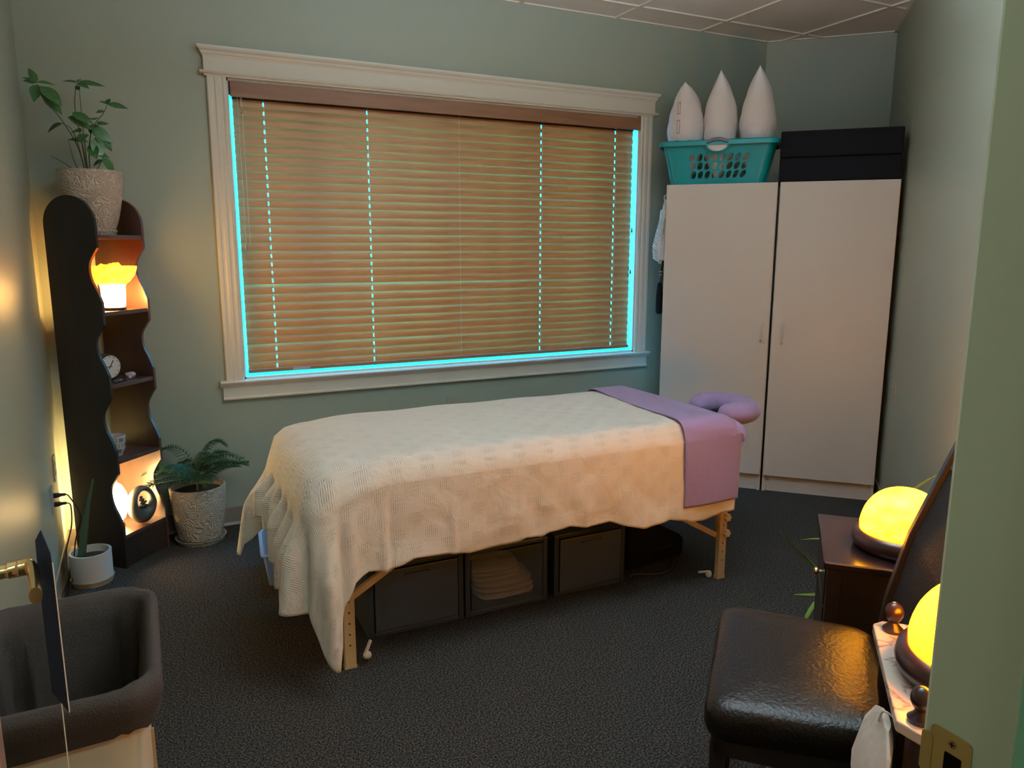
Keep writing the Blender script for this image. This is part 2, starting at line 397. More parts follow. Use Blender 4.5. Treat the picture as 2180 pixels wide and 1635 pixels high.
hd.rings([[(x+s*max(0, -b-.024), WB+b, z) for b, z in crown] for x, s in ((.372, -1), (3.10, 1))])
struct(hd.build('trim_3', TRIM))
sl = MB()
stool = [(.03, .800), (-.042, .800), (-.046, .793), (-.042, .785), (-.034, .783), (-.032, .776), (-.026, .770), (-.022, .764), (0, .764), (0, .785), (.03, .785)]
sl.rings([[(x, WB+b, z) for b, z in stool] for x in (.352, 3.115)])
sl.xprism([(WB, .764), (WB-.018, .764), (WB-.018, .712), (WB-.026, .706), (WB-.026, .698), (WB, .698)], .364, 3.100)
struct(sl.build('trim_4', TRIM))

# blinds -------------------------------------------------------------------
bl = empty('window_blind', (1.745, WB+.03, OZ1-.02), 0, 'brown wood slat blind, lowered and closed, hanging in the white framed window', 'blind')
BX, BY, BZ = bl.location
def loc(x, y, z): return (x-BX, y-BY, z-BZ)
SX0, SX1 = .503, 2.972; HOLX = (.655, 1.202, 2.292, 2.834)
NS = 31; z0s, z1s = 2.236, .870
cs = []
for k in range(7):
    t = k/6; u = (t-.5)*.0595
    cs.append((u, .0065*(1-(2*t-1)**2)))
def slat_mesh():
    mb = MB(); xs = [(SX0, False)]
    tilt = radians(77); pts = []
    for u, h in cs:   # u along the width (negative: top, back), h the crown towards the room
        pts.append((-u*cos(tilt)-h*sin(tilt), -u*sin(tilt)+h*cos(tilt)*0))
    th = .0028
    pts[0] = (pts[0][0]-.0016, pts[0][1])
    pts[-1] = (pts[-1][0]-.0016, pts[-1][1])
    edges = [SX0]; 
    for h in HOLX: edges += [h-.003, h+.003]
    edges.append(SX1)
    n = len(pts)
    fr = [(y-th/2, z) for y, z in pts]; bk = [(y+th/2, z) for y, z in pts]
    loop = fr+bk[::-1]
    for i in range(len(edges)-1):
        hole = i % 2 == 1
        if not hole:
            mb.rings([[(x-BX, y, z) for y, z in loop] for x in (edges[i], edges[i+1])])
        else:
            for s in (slice(0, 4), slice(5, 7)):
                lp = fr[s]+bk[s][::-1]
                mb.rings([[(x-BX, y, z) for y, z in lp] for x in (edges[i], edges[i+1])], False, False)
    me = mb.mesh('slat', SLAT, True, 50); return me
sm = slat_mesh()
for k in range(NS):
    o = bpy.data.objects.new('slat', sm); COL.objects.link(o); o.parent = bl
    o.location = (0, .010, z0s+(z1s-z0s)*k/(NS-1)-BZ)
    o.rotation_euler = (random.uniform(-.02, .02), random.uniform(-.0006, .0006), 0)
    if k == 20: o.rotation_euler = (0, .0022, 0); o.location.z += .004
    if k == 27: o.rotation_euler = (0, .0014, 0); o.location.z += .002
MB().box(SX0-.012-BX, -.045, 2.246-BZ, 3.006-BX, -.033, 2.322-BZ).box(2.994-BX, -.045, 2.246-BZ, 3.006-BX, -.026, 2.322-BZ).build('valance', VAL, bl, bevel=.002)
MB().box(SX0-BX, -.004, 2.244-BZ, SX1-BX, .035, 2.315-BZ).build('headrail', BLK, bl)
MB().box(OX0+.013-BX, -.03, 2.255-BZ, OX0+.030-BX, .02, 2.322-BZ).build('bracket', BLK, bl)
MB().box(SX0-BX, -.014, .828-BZ, SX1-BX, .034, .848-BZ).build('bottom_rail', VAL, bl, bevel=.004)
MB().box(.69-BX, -.0155, .832-BZ, .735-BX, -.014, .843-BZ).build('rail_sticker', mat('sticker_brown', (.25, .10, .04), .5), bl)
MB().box(.736-BX, -.0155, .832-BZ, .830-BX, -.014, .843-BZ).build('rail_sticker', mat('sticker_white', (.42, .40, .42), .5), bl)
for h in HOLX+(1.742,):
    m = MB()
    m.tube([(h-BX-.001, -.0175, 2.25-BZ), (h-BX-.001, -.0175, .85-BZ)], .0006, 4)
    if h != 1.742: m.tube([(h-BX, .012, 2.25-BZ), (h-BX, .012, .85-BZ)], .0010, 5)
    m.build('ladder_cord', CORDM, bl)
    MB().ball((h-BX, -.006, .832-BZ), (.006, .006, .007), 8, 6).build('cord_plug', BLK, bl)
for x, z, zt, y in ((.525, 1.495, 2.25, -.050), (.545, 1.495, 2.25, -.050), (.540, 2.175, 2.25, -.05), (2.955, 1.605, 2.25, -.048), (2.953, 1.335, 2.25, -.048)):
    c = MB().tube([(x-BX, y+.012, zt-BZ), (x-BX, y+.010, z+.02-BZ)], .0009, 5).build('pull_cord', CORDM, bl)
    MB().lathe([(.0015, z+.024-BZ), (.005, z+.018-BZ), (.0075, z+.004-BZ), (.006, z-.008-BZ), (.002, z-.010-BZ)], 10, x-BX, y+.010, True, True).build('tassel', SLAT, c, True)

# ---------------------------------------------------------------- door, jamb
struct(MB().box(DX0-.03, DY0-.012, 0, DX0, WD+.012, DH).box(DX0-.03, DY0-.012, DH, DX1+.03, WD+.012, DH+.03).build('trim_5', JAMB))
jb = struct(MB().prism([(DX1, DY0-.012), (DX1+.03, DY0-.012), (DX1+.03, WD+.018), (DX1+.004, WD+.018), (DX1, WD+.013)], 0, DH).build('trim_6', JAMB))
MB().box(DX1-.012, DY0+.0, 0, DX1, WD-.088, DH).build('door_stop', mat('stop_green', (.22, .58, .42), .4), jb, bevel=.002)  # stop coloured greener than the jamb
# casing on the room side of the door wall, both sides
struct(MB().prism([(DX1+.012, WD), (DX1+.078, WD), (DX1+.078, WD+.012), (DX1+.055, WD+.018), (DX1+.018, WD+.018), (DX1+.012, WD+.014)], 0, DH+.07).build('trim_7', JAMB))
struct(MB().box(DX0-.075, WD, 0, DX0-.012, WD+.016, DH+.07).box(DX0-.012, WD, DH+.012, DX1+.012, WD+.016, DH+.07).build('trim_8', JAMB))
# strike plate
sp = MB(); 
def rplate(y0, y1, z0, z1, r, x, t):
    pts = []
    for cy, cz, a0 in ((y1-r, z1-r, 0), (y0+r, z1-r, 90), (y0+r, z0+r, 180), (y1-r, z0+r, 270)):
        for k in range(5):
            a = radians(a0+90*k/4); pts.append((cy+r*cos(a), cz+r*sin(a)))
    return [[(x, *p) for p in pts], [(x-t, *p) for p in pts]]
PY0, PY1, PZ0, PZ1 = .448, .4965, .880, .958
sp.rings(rplate(PY0, PY1, PZ0, PZ1, .006, DX1, .0015))
spo = sp.build('strike_plate', BRASS2, jb); 
MB().rings(rplate(.458, .478, .895, .933, .002, DX1-.0015, .0004)).build('latch_hole', BLACKG, spo)
MB().rings(rplate(PY1-.004, PY1+.010, PZ0+.014, PZ1-.014, .004, DX1+.001, .0032)).build('strike_lip', BRASS2, spo)
sc = MB(); sc.rings([[(DX1-.0015-t, .4700+.0048*cos(a*pi/8), .9455+.0048*sin(a*pi/8)) for a in range(16)] for t in (0, .0010)])
sco = sc.build('screw', STEEL, spo)
MB().box(DX1-.0029, .4668, .9449, DX1-.0024, .4732, .9461).box(DX1-.0029, .4694, .9423, DX1-.0024, .4706, .9487).build('screw_slot', BLACKG, spo)
# door leaf, opened into the room
hx, hy = DX0-.004, WD+.03
ex, ey = -.263, 1.405
dl = sqrt((ex-hx)**2+(ey-hy)**2); da = atan2(ey-hy, ex-hx)
dr = bpy.data.objects.new('door_1', None); COL.objects.link(dr); dr.location = (hx, hy, 0); dr.rotation_euler = (0, 0, da); dr['kind'] = 'structure'
MB().box(0, 0, .012, dl, .035, DH-.005).build('door_leaf', mat('door_paint', (.36, .25, .20), .4), dr, bevel=.002)
ho = empty('lever', (0, 0, 0), 0, None, None); 
bpy.data.objects.remove(ho)
hz = 1.000
hm = MB()
hm.rings([[(dl-.062+r*cos(2*pi*i/20), -y, hz+r*sin(2*pi*i/20)) for i in range(20)] for r, y in ((.030, 0), (.031, .005), (.024, .009), (.013, .011), (.0115, .030), (.0115, .046), (.014, .050))])
hm.build('handle_rose', BRASS, dr, True)
hl = MB(); pth = spline([(dl-.062, -.036, hz), (dl-.062, -.056, hz), (dl-.068, -.066, hz), (dl-.090, -.069, hz-.002), (dl-.135, -.069, hz-.006), (dl-.170, -.068, hz-.008)], 5)
rs = []
for k, p in enumerate(pth):
    t = (pth[min(k+1, len(pth)-1)]-pth[max(k-1, 0)]).normalized(); s = Vector((t.y, -t.x, 0)).normalized(); f = min(1, k/8)
    rs.append([p+s*(.0125*(1-.3*f)*cos(2*pi*i/14))+Vector((0, 0, (.0135)*sin(2*pi*i/14))) for i in range(14)])
hl.rings(rs).build('lever', BRASS, dr, True)
# hanging sign on the lever
sg = empty('door_sign', (0, 0, 0), 0, 'dark hanging card sign with a gold leaf print looped over the brass door lever', 'sign')
Md = Matrix.Translation((hx, hy, 0)) @ Matrix.Rotation(da, 4, 'Z')
sg.matrix_world = Md @ Matrix.Translation((dl-.085, -.066, hz-.01)) @ Matrix.Rotation(radians(13), 4, 'Z')
def card(pts, y0, y1): 
    mb = MB(); mb.rings([[(x, y, z) for x, z in pts] for y in (y0, y1)]); return mb
MB().rings([[(x*s, y, (z*s) if z > 0 else z) for x, z in [(-.036, .045), (0, .072), (.036, .045), (.042, -.02), (.042, -.225), (-.042, -.225), (-.042, -.02)]] for y, s in ((-.0195, 1), (-.0205, 1))]).build('card', SIGNB, sg)
MB().box(-.0424, -.0208, -.225, -.0412, -.0192, .03).build('card_edge', SIGNE, sg)
gm = MB()
for k in range(9):
    z = -.20+k*.014; s = .012*(1-abs(k-4)/7)
    gm.add([(0, -.0210, z), (s, -.0210, z+.010), (s*1.5, -.0210, z+.020), (0, -.0210, z+.006)], [(0, 1, 2, 3)])
    gm.add([(0, -.0210, z), (-s, -.0210, z+.010), (-s*1.5, -.0210, z+.020), (0, -.0210, z+.006)], [(0, 1, 2, 3)])
gm.build('leaf_print', GOLD, sg)
MB().tube([(0, -.021, -.225), (.001, -.021, -.31), (-.002, -.02, -.345)], .001, 5).build('string', SIGNE, sg)

# ---------------------------------------------------------------- massage table
TX0, TX1, TY0, TY1, TZ = .44, 2.325, 2.43, 3.27, .766
mt = empty('massage_table', ((TX0+TX1)/2, (TY0+TY1)/2, 0), 0, 'wooden folding massage table on blond drilled legs standing below the window', 'massage table')
mx0, my0 = mt.location.x, mt.location.y
def shrink(pts, d): return pts
pad = MB()
hx_, hy_ = (TX1-TX0)/2-.006, (TY1-TY0)/2-.008
prof = [(.055, .600), (.018, .606), (0, .630), (0, .690), (.008, .718), (.03, .735), (.07, .741)]
pad.rings([[(*p, z-.035) for p in rrect(hx_-d-.045, hy_-d-.004, max(.14-d, .02), 6, .045)] for d, z in prof])
pad.build('padded_top', PURPLE, mt, True, 60)
MB().rings([[(*p, z) for p in rrect(hx_-.06, hy_-.05, .08, 5)] for z in (.50, .565)]).build('table_frame', MAPLE, mt)
def leg(x, y, up):
    m = MB(); x -= mx0; y -= my0
    m.box(x-.021, y-.012, 0, x+.021, y+.012, .46)
    o = m.build('leg', MAPLE, mt, bevel=.003)
    MB().box(x-.021+.006, y+.012 if up else y-.030, .20, x+.021+.006, y+.030 if up else y-.012, .56).build('upper_leg', MAPLE, o, bevel=.003)
    h = MB()
    for k in range(8):
        z = .09+k*.042; h.rings([[(x+.0038*cos(a*pi/4), yy, z+.0038*sin(a*pi/4)) for a in range(8)] for yy in (y-.0126, y-.0119)])
    h.build('peg_holes', HOLE, o)['kind'] = 'stuff'
    MB().rings([[(x+.021*sx, y+.012*sy, z) for sx, sy in ((-1.04, -1.08), (1.04, -1.08), (1.04, 1.08), (-1.04, 1.08))] for z in (0, .012)]).build('foot', MAPLE, o)
    for z in (.221, .296):
        kn = MB(); s = 1 if x > 0 else -1
        kn.rings([[(x+s*.012+(.0155+.003*cos(a*pi*2/24*6))*cos(a*pi/12), yy, z+(.0155+.003*cos(a*pi*2/24*6))*sin(a*pi/12)) for a in range(24)] for yy in (y-.013, y-.018, y-.030)])
        if x > 0: kn.build('knob', mat('knob_tan', (.62, .45, .22), .4) if 'knob_tan' not in bpy.data.materials else bpy.data.materials['knob_tan'], o, True)
    return o
LX0, LX1, LY0, LY1 = .585, 2.305, 2.515, 3.10
for x, y, u in ((LX0, LY0, 1), (LX1, LY0, 1), (LX0, LY1, 0), (LX1, LY1, 0)): leg(x, y, u)
def brace(p, q):
    p = Vector(p)-Vector((mx0, my0, 0)); q = Vector(q)-Vector((mx0, my0, 0)); d = (q-p).normalized(); n = Vector((0, 0, 1)).cross(d).normalized(); v = d.cross(n)
    MB().rings([[P+n*sx*.010+v*sy*.012 for sx, sy in ((-1, -1), (1, -1), (1, 1), (-1, 1))] for P in (p, q)]).build('brace', MAPLE, mt, bevel=.002)
for y in (LY0+.02, LY1-.02):
    brace((LX0+.02, y, .262), (1.08, y, .540)); brace((LX1-.02, y, .205), (1.72, y, .530))
# cable toggles lying at the feet
for x, y, a, n in ((LX0+.052, LY0-.01, 60, 'near the left front foot'), (LX1-.045, LY0+.02, 172, '')):
    m = MB(); m.box(0, -.006, -.004, .055, .006, .004)
    o = m.build('toggle', bpy.data.materials.get('toggle_white') or mat('toggle_white', (.62, .56, .46), .6), mt, bevel=.002, loc=(x-mx0, y-my0, .040 if n else .030), rot=(0, radians(-60 if n else -4), radians(20 if n else a)))
    MB().ball((0, 0, -.012), (.016, .012, .018), 10, 6).build('toggle_knot', bpy.data.materials['toggle_white'], o, True)

# blanket: sheet over the table, hanging skirts with folds ------------------
FRONT_HEM = [(.42, .12), (.450, .105), (.475, .09), (.50, .12), (.52, .16), (.53, .24), (.56, .30), (.589, .372), (.64, .397), (.715, .387), (.802, .418), (.935, .410), (1.018, .394), (1.211, .400), (1.251, .412), (1.323, .403), (1.353, .417), (1.441, .427), (1.502, .411), (1.634, .411), (1.703, .383), (1.786, .361), (1.942, .370), (2.05, .345), (2.12, .339), (2.197, .348), (2.225, .36)]
LEFT_HEM = [(2.40, .26), (2.50, .27), (2.56, .28), (2.72, .285), (2.80, .36), (2.90, .41), (3.02, .40), (3.08, .43), (3.15, .33), (3.22, .20)]
def smooth(x): x = max(0, min(1, x)); return x*x*(3-2*x)
def blanket():
    X0, X1, Y0, Y1 = TX0-.008, 2.285, TY0-.008, TY1+.006; rc = .09; Rr = .075; zt = TZ+.012
    # outline, from the right end of the front, leftwards, round the left end, to the right end of the back
    path = []
    N1, NC, N2, N3 = 210, 22, 110, 210
    for k in range(N1): path.append((X1+(X0+rc-X1)*k/N1, Y0, 0, -1))
    for k in range(NC): a = radians(270-90*k/NC); path.append((X0+rc+rc*cos(a), Y0+rc+rc*sin(a), cos(a), sin(a)))
    for k in range(N2): path.append((X0, Y0+rc+(Y1-Y0-2*rc)*k/N2, -1, 0))
    for k in range(NC): a = radians(180-90*k/NC); path.append((X0+rc+rc*cos(a), Y1-rc+rc*sin(a), cos(a), sin(a)))
    for k in range(N3+1): path.append((X0+rc+(X1-X0-rc)*k/N3, Y1, 0, 1))
    s = 0; S = [0]
    for a, b in zip(path, path[1:]): s += sqrt((a[0]-b[0])**2+(a[1]-b[1])**2); S.append(s)
    sc1 = S[N1]; sc2 = S[N1+NC]; sc3 = S[N1+NC+N2]; sc4 = S[N1+2*NC+N2]
    V, F, UV = [], [], []
    inset = [0, .008, .02, .035, .055, .08]     # fillet
    rows = []
    NV = 34
    cx0, cx1, cyc = X0+.36, X1, (Y0+Y1)/2
    crumple = lambda x, y: .004*sin(5.1*x+2.3*y)*sin(3.7*y+1.1)+.0025*sin(17*x+3*y)*sin(11*y+x)+.0016*sin(6*x+46*y+3*sin(4*x))
    for i, (x, y, nx, ny) in enumerate(path):
        s = S[i]; row = []
        # top, centre to edge
        endw = smooth((.30-(x-X0))/.30)
        Re = Rr+.07*endw
        for k in range(14):
            f = k/13
            # centre line point facing this edge point
            tx, ty = min(max(x, cx0), cx1), cyc
            px, py = tx+(x-tx)*f, ty+(y-ty)*f
            d = sqrt((x-px)**2+(y-py)**2)
            z = zt+crumple(px, py)*smooth(d/.1)
            dl_ = max(0, px-X0)
            z -= .022*(1-smooth(dl_/.34))*(1-smooth(d/.5))*.6
            de = 2.300-px
            if de < .09: z -= (.09-sqrt(max(0, .0081-(.09-de)**2)))*.85
            if d < Re: z -= Re-sqrt(max(0, Re*Re-(Re-d)**2))
            row.append((px, py, z, f))
        # the last top point lies at the fillet bottom
        ztop = row[-1][2]
        if i <= N1: hem = interp(FRONT_HEM, x)
        elif i < N1+NC: t = (i-N1)/NC; hem = .098+.172*smooth((t-.05)*2.0)
        elif i < N1+NC+N2: hem = interp(LEFT_HEM, y)
        elif i < N1+2*NC+N2: hem = .22+.12*(i-N1-NC-N2)/NC
        else: hem = .42+.01*sin(20*x)
        if N1-18 < i <= N1: hem = interp(FRONT_HEM, x)
        cw = math.exp(-((s-(sc1+sc2)/2)/.16)**2); cw2 = math.exp(-((s-(sc3+sc4)/2)/.12)**2)
        lw = smooth((s-(sc1-.10))/.12)*(1-smooth((s-sc4-.05)/.1))
        for k in range(1, NV+1):
            t = k/NV; z = ztop+(hem-ztop)*t
            off = 0
            # front folds: shallow vertical creases
            ff = 1-lw
            g = sum(a*math.exp(-((s-c)/wd)**2) for c, a, wd in fronts)
            off += ff*smooth(t*1.2)*(.004*sin(9*s+1)+g+.003*sin(31*s+2*sin(7*s)+6*t))
            off += ff*.004*sin(14*z+6*s)*t*t + ff*.006*smooth((t-.75)/.25)*sin(12*s+3)
            # left end: deep folds growing downwards
            ph = (s-sc1)*2*pi/.135
            amp = lw*smooth((t-.03)/.50)
            wv = sin(ph+.8*sin(ph*.37)+.5*t)
            off += amp*(.036*wv+.014*sin(2.3*ph+1)+.020)
            off += cw*t*.035+cw2*t*.10
            row.append((x+nx*off, y+ny*off, z, 1+k))
        rows.append((s, row))
    n = len(rows[0][1])
    for s, row in rows:
        ar = 0; last = None
        for q in row:
            p = Vector(q[:3]); ar += (p-last).length if last else 0; last = p
            V.append(q[:3]); UV.append((s, ar))
    for i in range(len(rows)-1):
        for k in range(n-1): F.append((i*n+k, (i+1)*n+k, (i+1)*n+k+1, i*n+k+1))
    # on the top use flat coordinates, so the weave does not fan out
    for i, (s, row) in enumerate(rows):
        d0 = None
        for k in range(n):
            q = row[k]
            if k < 14:
                if i <= N1 or i > N1+NC*2+N2: UV[i*n+k] = (q[0], q[1] if i <= N1 else q[1])
                else: UV[i*n+k] = (q[0], q[1])
            else:
                nx, ny = path[i][2], path[i][3]
                drop = row[13][2]-q[2]
                UV[i*n+k] = (path[i][0]+nx*drop, path[i][1]+ny*drop)
    me = bpy.data.meshes.new('blanket'); me.from_pydata(V, [], F); me.materials.append(BLANKET)
    uvl = me.uv_layers.new(name='UVMap')
    for lp in me.loops: uvl.data[lp.index].uv = UV[lp.vertex_index]
    bm = bmesh.new(); bm.from_mesh(me); bmesh.ops.remove_doubles(bm, verts=bm.verts, dist=.0002)
    bmesh.ops.dissolve_degenerate(bm, edges=bm.edges, dist=.0001); bm.to_mesh(me); bm.free()
    me.shade_smooth()
    o = bpy.data.objects.new('blanket', me); COL.objects.link(o)
    o.modifiers.new('solid', 'SOLIDIFY').thickness = .003
    o.modifiers['solid'].offset = 1
    return o
X1_ = 2.285
fronts = [(X1_-x, a, wd) for x, a, wd in ((.70, .014, .012), (.72, -.012, .02), (.955, .007, .014), (1.175, .005, .025), (1.23, .005, .02), (1.30, -.006, .02), (1.52, .008, .015), (1.66, -.007, .03), (1.80, .008, .02), (1.93, -.008, .02), (2.05, .006, .03), (2.2, -.006, .03))]
bk = blanket(); tag(bk, 'cream textured cotton blanket draped over the massage table, one corner hanging low', 'blanket')

def fold_sheet():
    # purple top sheet turned back over the head end: front flap, top and back flap
    mb = MB(); Y0, Y1 = TY0-.020, TY1+.014; zt = TZ+.0265; Rr = .07
    prof = []
    for k in range(26): prof.append((Y0, .415+(zt-Rr-.415)*k/26, 0))
    for k in range(9): a = radians(180-90*k/8); prof.append((Y0+Rr+Rr*cos(a), zt-Rr+Rr*sin(a), .5))
    for k in range(1, 24): prof.append((Y0+Rr+(Y1-Y0-2*Rr)*k/24, zt, 1))
    for k in range(9): a = radians(90-90*k/8); prof.append((Y1-Rr+Rr*cos(a), zt-Rr+Rr*sin(a), .5))
    for k in range(1, 14): prof.append((Y1, zt-Rr-.22*k/13, 0))
    rs = []
    NXs = 26
    for i in range(NXs+1):
        f = i/NXs; r = []
        for (y, z, top) in prof:
            x0 = 1.985+.055*smooth((y-Y0)/(Y1-Y0))-.0*top; x1 = 2.300
            if z < zt-Rr and y < TY0: x0 += .012*smooth((zt-Rr-z)/.3)
            x = x0+(x1-x0)*f
            zz = z+(.0035*sin(14*x+7*y)+.0025*sin(31*x-5*y))*(1 if top == 1 else 0)
            yy = y
            if y < TY0 and top == 0: yy -= .004*sin(17*x+8*z)*smooth((zt-z)/.1)+.004
            # round down at the end of the table
            d = x1-x
            if top > 0 and d < .09: zz -= (.09-sqrt(max(0, .0081-(.09-d)**2)))*.75
            if top == 0 and d < .03: yy += (.03-d)*(.5 if y < 2.8 else -.5)*.6
            r.append((x, yy, zz))
        rs.append(r)
    mb.rings(rs, False, False, False)
    o = mb.build('top_sheet', PURPLE, None, True, 60, solid=.004)
    o.modifiers['solid'].offset = 1
    return tag(o, 'dusty purple sheet folded back over the head end of the massage table', 'sheet')
fold_sheet()
def end_roll():
    # fitted sheet bulging round the end of the padded top
    mb = MB(); rs = []
    for i in range(25):
        f = i/24; y = -.412+.824*f; k = 1-abs(2*f-1)**8*.8
        rs.append([(.958+(.062*k)*cos(a*pi/8)*(1 if cos(a*pi/8) > 0 else .4), y, .682+(.072*k)*sin(a*pi/8)+.004*sin(9*f+a)) for a in range(16)])
    mb.rings(rs); return mb.build('fitted_sheet', PURPLE, mt, True, 60)
end_roll()
# face cradle
fc = empty('face_cradle', (2.50, 2.78, .568), 0, 'purple covered horseshoe face cradle cushion beyond the head end of the table', 'face cradle')
cm = MB(); rs = []; NP = 40
for i in range(NP+1):
    f = i/NP; a = radians(-150+300*f); rr = .098
    c = Vector((rr*.95*cos(a), rr*1.30*sin(a), .165+.012*cos(a)))
    t = Vector((-sin(a)*.95, cos(a)*1.30, 0)).normalized(); n = Vector((t.y, -t.x, 0))
    e = min(1, sqrt(max(0, 1-(abs(2*f-1))**8))+.02)
    wr = 1+.05*sin(26*a)*(cos(a) < .3)
    rs.append([c+n*(.066*e*cos(b*pi/8))*wr+Vector((0, 0, .054*e*sin(b*pi/8)*wr)) for b in range(16)])
cm.rings(rs); o = cm.build('cushion', PURPLE, fc, True, 70)
fc.rotation_euler = (0, radians(6), radians(-4))
MB().box(-.19, -.07, .10, -.02, -.05, .12).box(-.19, .05, .10, -.02, .07, .12).box(-.04, -.07, .09, -.0, .07, .125).build('bracket', MAPLE, fc)
MB().rings([[(*p, z) for p in rrect(.08, .10, .05, 5)] for z in (.112, .130)]).build('platform', BLKFAB, fc)

# ---------------------------------------------------------------- storage under the table
def drawer_unit(x0, x1, h, label, CLEARD=CLEARD, y0=2.672, y1=3.03, grp='plastic storage drawers under the massage table'):
    w = x1-x0; t = empty('storage_unit', ((x0+x1)/2, (y0+y1)/2, 0), 0, label, 'storage drawer', grp)
    hw, hd = w/2, (y1-y0)/2; e = .022
    m = MB(); m.box(-hw, -hd, 0, -hw+e, hd, h).box(hw-e, -hd, 0, hw, hd, h).box(-hw+e, -hd, h-.018, hw-e, hd, h).box(-hw+e, -hd, 0, hw-e, hd, .020).box(-hw+e, hd-.01, .02, hw-e, hd, h-.018)
    m.build('casing', FRAMEG, t, bevel=.003)
    d = MB().box(-hw+e+.004, -hd-.006, .024, hw-e-.004, -hd+.002, h-.022).build('drawer_front', CLEARD, t, bevel=.003)
    MB().box(-.05, -hd-.018, h-.052, .05, -hd-.006, h-.044).build('handle', CLEARD, d)
    MB().box(-hw+e+.006, -hd+.004, .026, -hw+e+.010, hd-.02, h-.05).box(hw-e-.010, -hd+.004, .026, hw-e-.006, hd-.02, h-.05).box(-hw+e+.010, -hd+.004, .022, hw-e-.010, hd-.02, .026).build('drawer_tray', CLEARD, t)
    return t
drawer_unit(.700, 1.096, .292, 'dark framed plastic storage drawer, leftmost of three under the table', FROST)
drawer_unit(1.104, 1.486, .286, 'middle plastic storage drawer under the table, holding folded cream towels')
drawer_unit(1.520, 1.885, .282, 'dark framed plastic storage drawer, rightmost of three under the table', FROST)
def towel(cx, cy, z, L, W, H, label, seed, rz=0):
    random.seed(seed); m = MB(); n = 3
    for k in range(n):
        zz = z*0+H*(k+.5)/n; hh = H/n*.52
        rs = []
        for i in range(13):
            f = i/12; y = -W/2+W*f; e = sqrt(max(.05, 1-abs(2*f-1)**6))
            rs.append([((L/2*e)*(abs(cos(a*pi/10))**.5)*(1 if cos(a*pi/10) > 0 else -1)+.006*sin(5*f+k*2), y, zz+hh*e*(abs(sin(a*pi/10))**.8)*(1 if sin(a*pi/10) > 0 else -1)+.003*sin(9*f+k+a*.5)) for a in range(20)])
        m.rings(rs)
    o = m.build('folded_towel', TOWEL, None, True, 70, loc=(cx, cy, z), rot=(0, 0, rz)); tag(o, label, 'towel', 'folded towels in the middle drawer')
    return o
towel(1.315, 2.80, .029, .27, .22, .082, 'thick folded cream towel at the bottom of the middle drawer', 2)
towel(1.270, 2.80, .114, .235, .20, .062, 'smaller folded cream towel on top of the one in the middle drawer', 3)
# clear bin under the foot end
cb = empty('clear_bin', (.62, 3.46, 0), radians(-6), 'low clear bluish plastic bin on the carpet under the foot end of the table', 'bin')
m = MB(); o_, i_ = rrect(.20, .17, .03, 4), rrect(.194, .164, .026, 4)
m.rings([[(x*.90, y*.90, 0) for x, y in o_], [(x, y, .145) for x, y in o_], [(x*1.05, y*1.06, .147) for x, y in o_], [(x*1.05, y*1.06, .153) for x, y in o_], [(x, y, .153) for x, y in i_], [(x*.90, y*.90, .006) for x, y in i_]])
m.build('tub', CLEARB, cb)
MB().rings([[(x*.82, y*.8, z) for x, y in i_] for z in (.007, .10)]).build('contents', WHITEF, cb, bevel=.01)
# black case and cable
bc = empty('black_case', (2.09, 2.90, 0), radians(8), 'black sloping fabric case on the carpet beneath the head end of the table', 'case')
MB().rings([[(x, y, z) for x, z in [(-.15, 0), (.215, 0), (.225, .03), (.222, .085), (.195, .115), (.10, .165), (.02, .21), (-.10, .23), (-.15, .22)]] for y in (-.13, .13)]).build('case_body', BLKFAB, bc, bevel=.012)
MB().box(-.08, -.134, .06, .14, -.129, .075).build('case_strap', BLK, bc)
cab = MB().tube(spline([(1.935, 2.70, .004), (1.98, 2.705, .004), (2.06, 2.665, .004), (2.13, 2.668, .004), (2.19, 2.71, .004), (2.235, 2.765, .004), (2.215, 2.80, .004)], 6), .004, 6).build('power_cable', BLK)
tag(cab, 'thin black cable looping on the carpet in front of the black case', 'cable')
# ---------------------------------------------------------------- corner shelf
F1 = Vector((-.150, 3.820)); fd = Vector((.68, .733)).normalized(); dd = Vector((-.733, .68)).normalized()
W_, D_ = .285, .285
sh = empty('wavy_shelf', (F1.x, F1.y, 0), atan2(fd.y, fd.x), 'tall narrow dark wood shelf with wavy sides in the left corner', 'shelf')
# local x: across the front, local y: backwards
SZ = [.16, .525, .880, 1.212, 1.553]
def panel_profile():
    pts = [(0, 0), (0, SZ[0]+.045)]
    for k in range(4):
        a, b = SZ[k], SZ[k+1]; h = b-a
        for p in spline([(0, a+.13*h, 0), (.020, a+.27*h, 0), (.044, a+.40*h, 0), (.054, a+.52*h, 0), (.050, a+.63*h, 0), (.028, a+.73*h, 0), (.012, a+.79*h, 0)], 3): pts.append((p.x, p.y))
        pts.append((0, a+.83*h)); pts.append((0, b+.03))
    r = D_/2
    for k in range(1, 20):
        a = radians(180-180*k/20); pts.append((r+r*cos(a), SZ[4]+.045+r*.88*sin(a)))
    pts += [(D_, SZ[4]+.045), (D_, 0)]
    return pts
pp = panel_profile()
PT = .013
for x in (0, W_-PT):
    MB().rings([[(xx, y, z) for y, z in pp] for xx in (x, x+PT)]).build('side_panel', DARKIN if x else DARK, sh)
for k, z in enumerate(SZ):
    MB().box(PT, .006, z-.018, W_-PT, D_-.006, z).build('shelf', DARKIN, sh, bevel=.001)
MB().box(PT, .010, .002, W_-PT, .024, SZ[0]-.018).build('kick_board', DARK, sh)
def shp(x, y): p = F1+fd*x+dd*y; return p
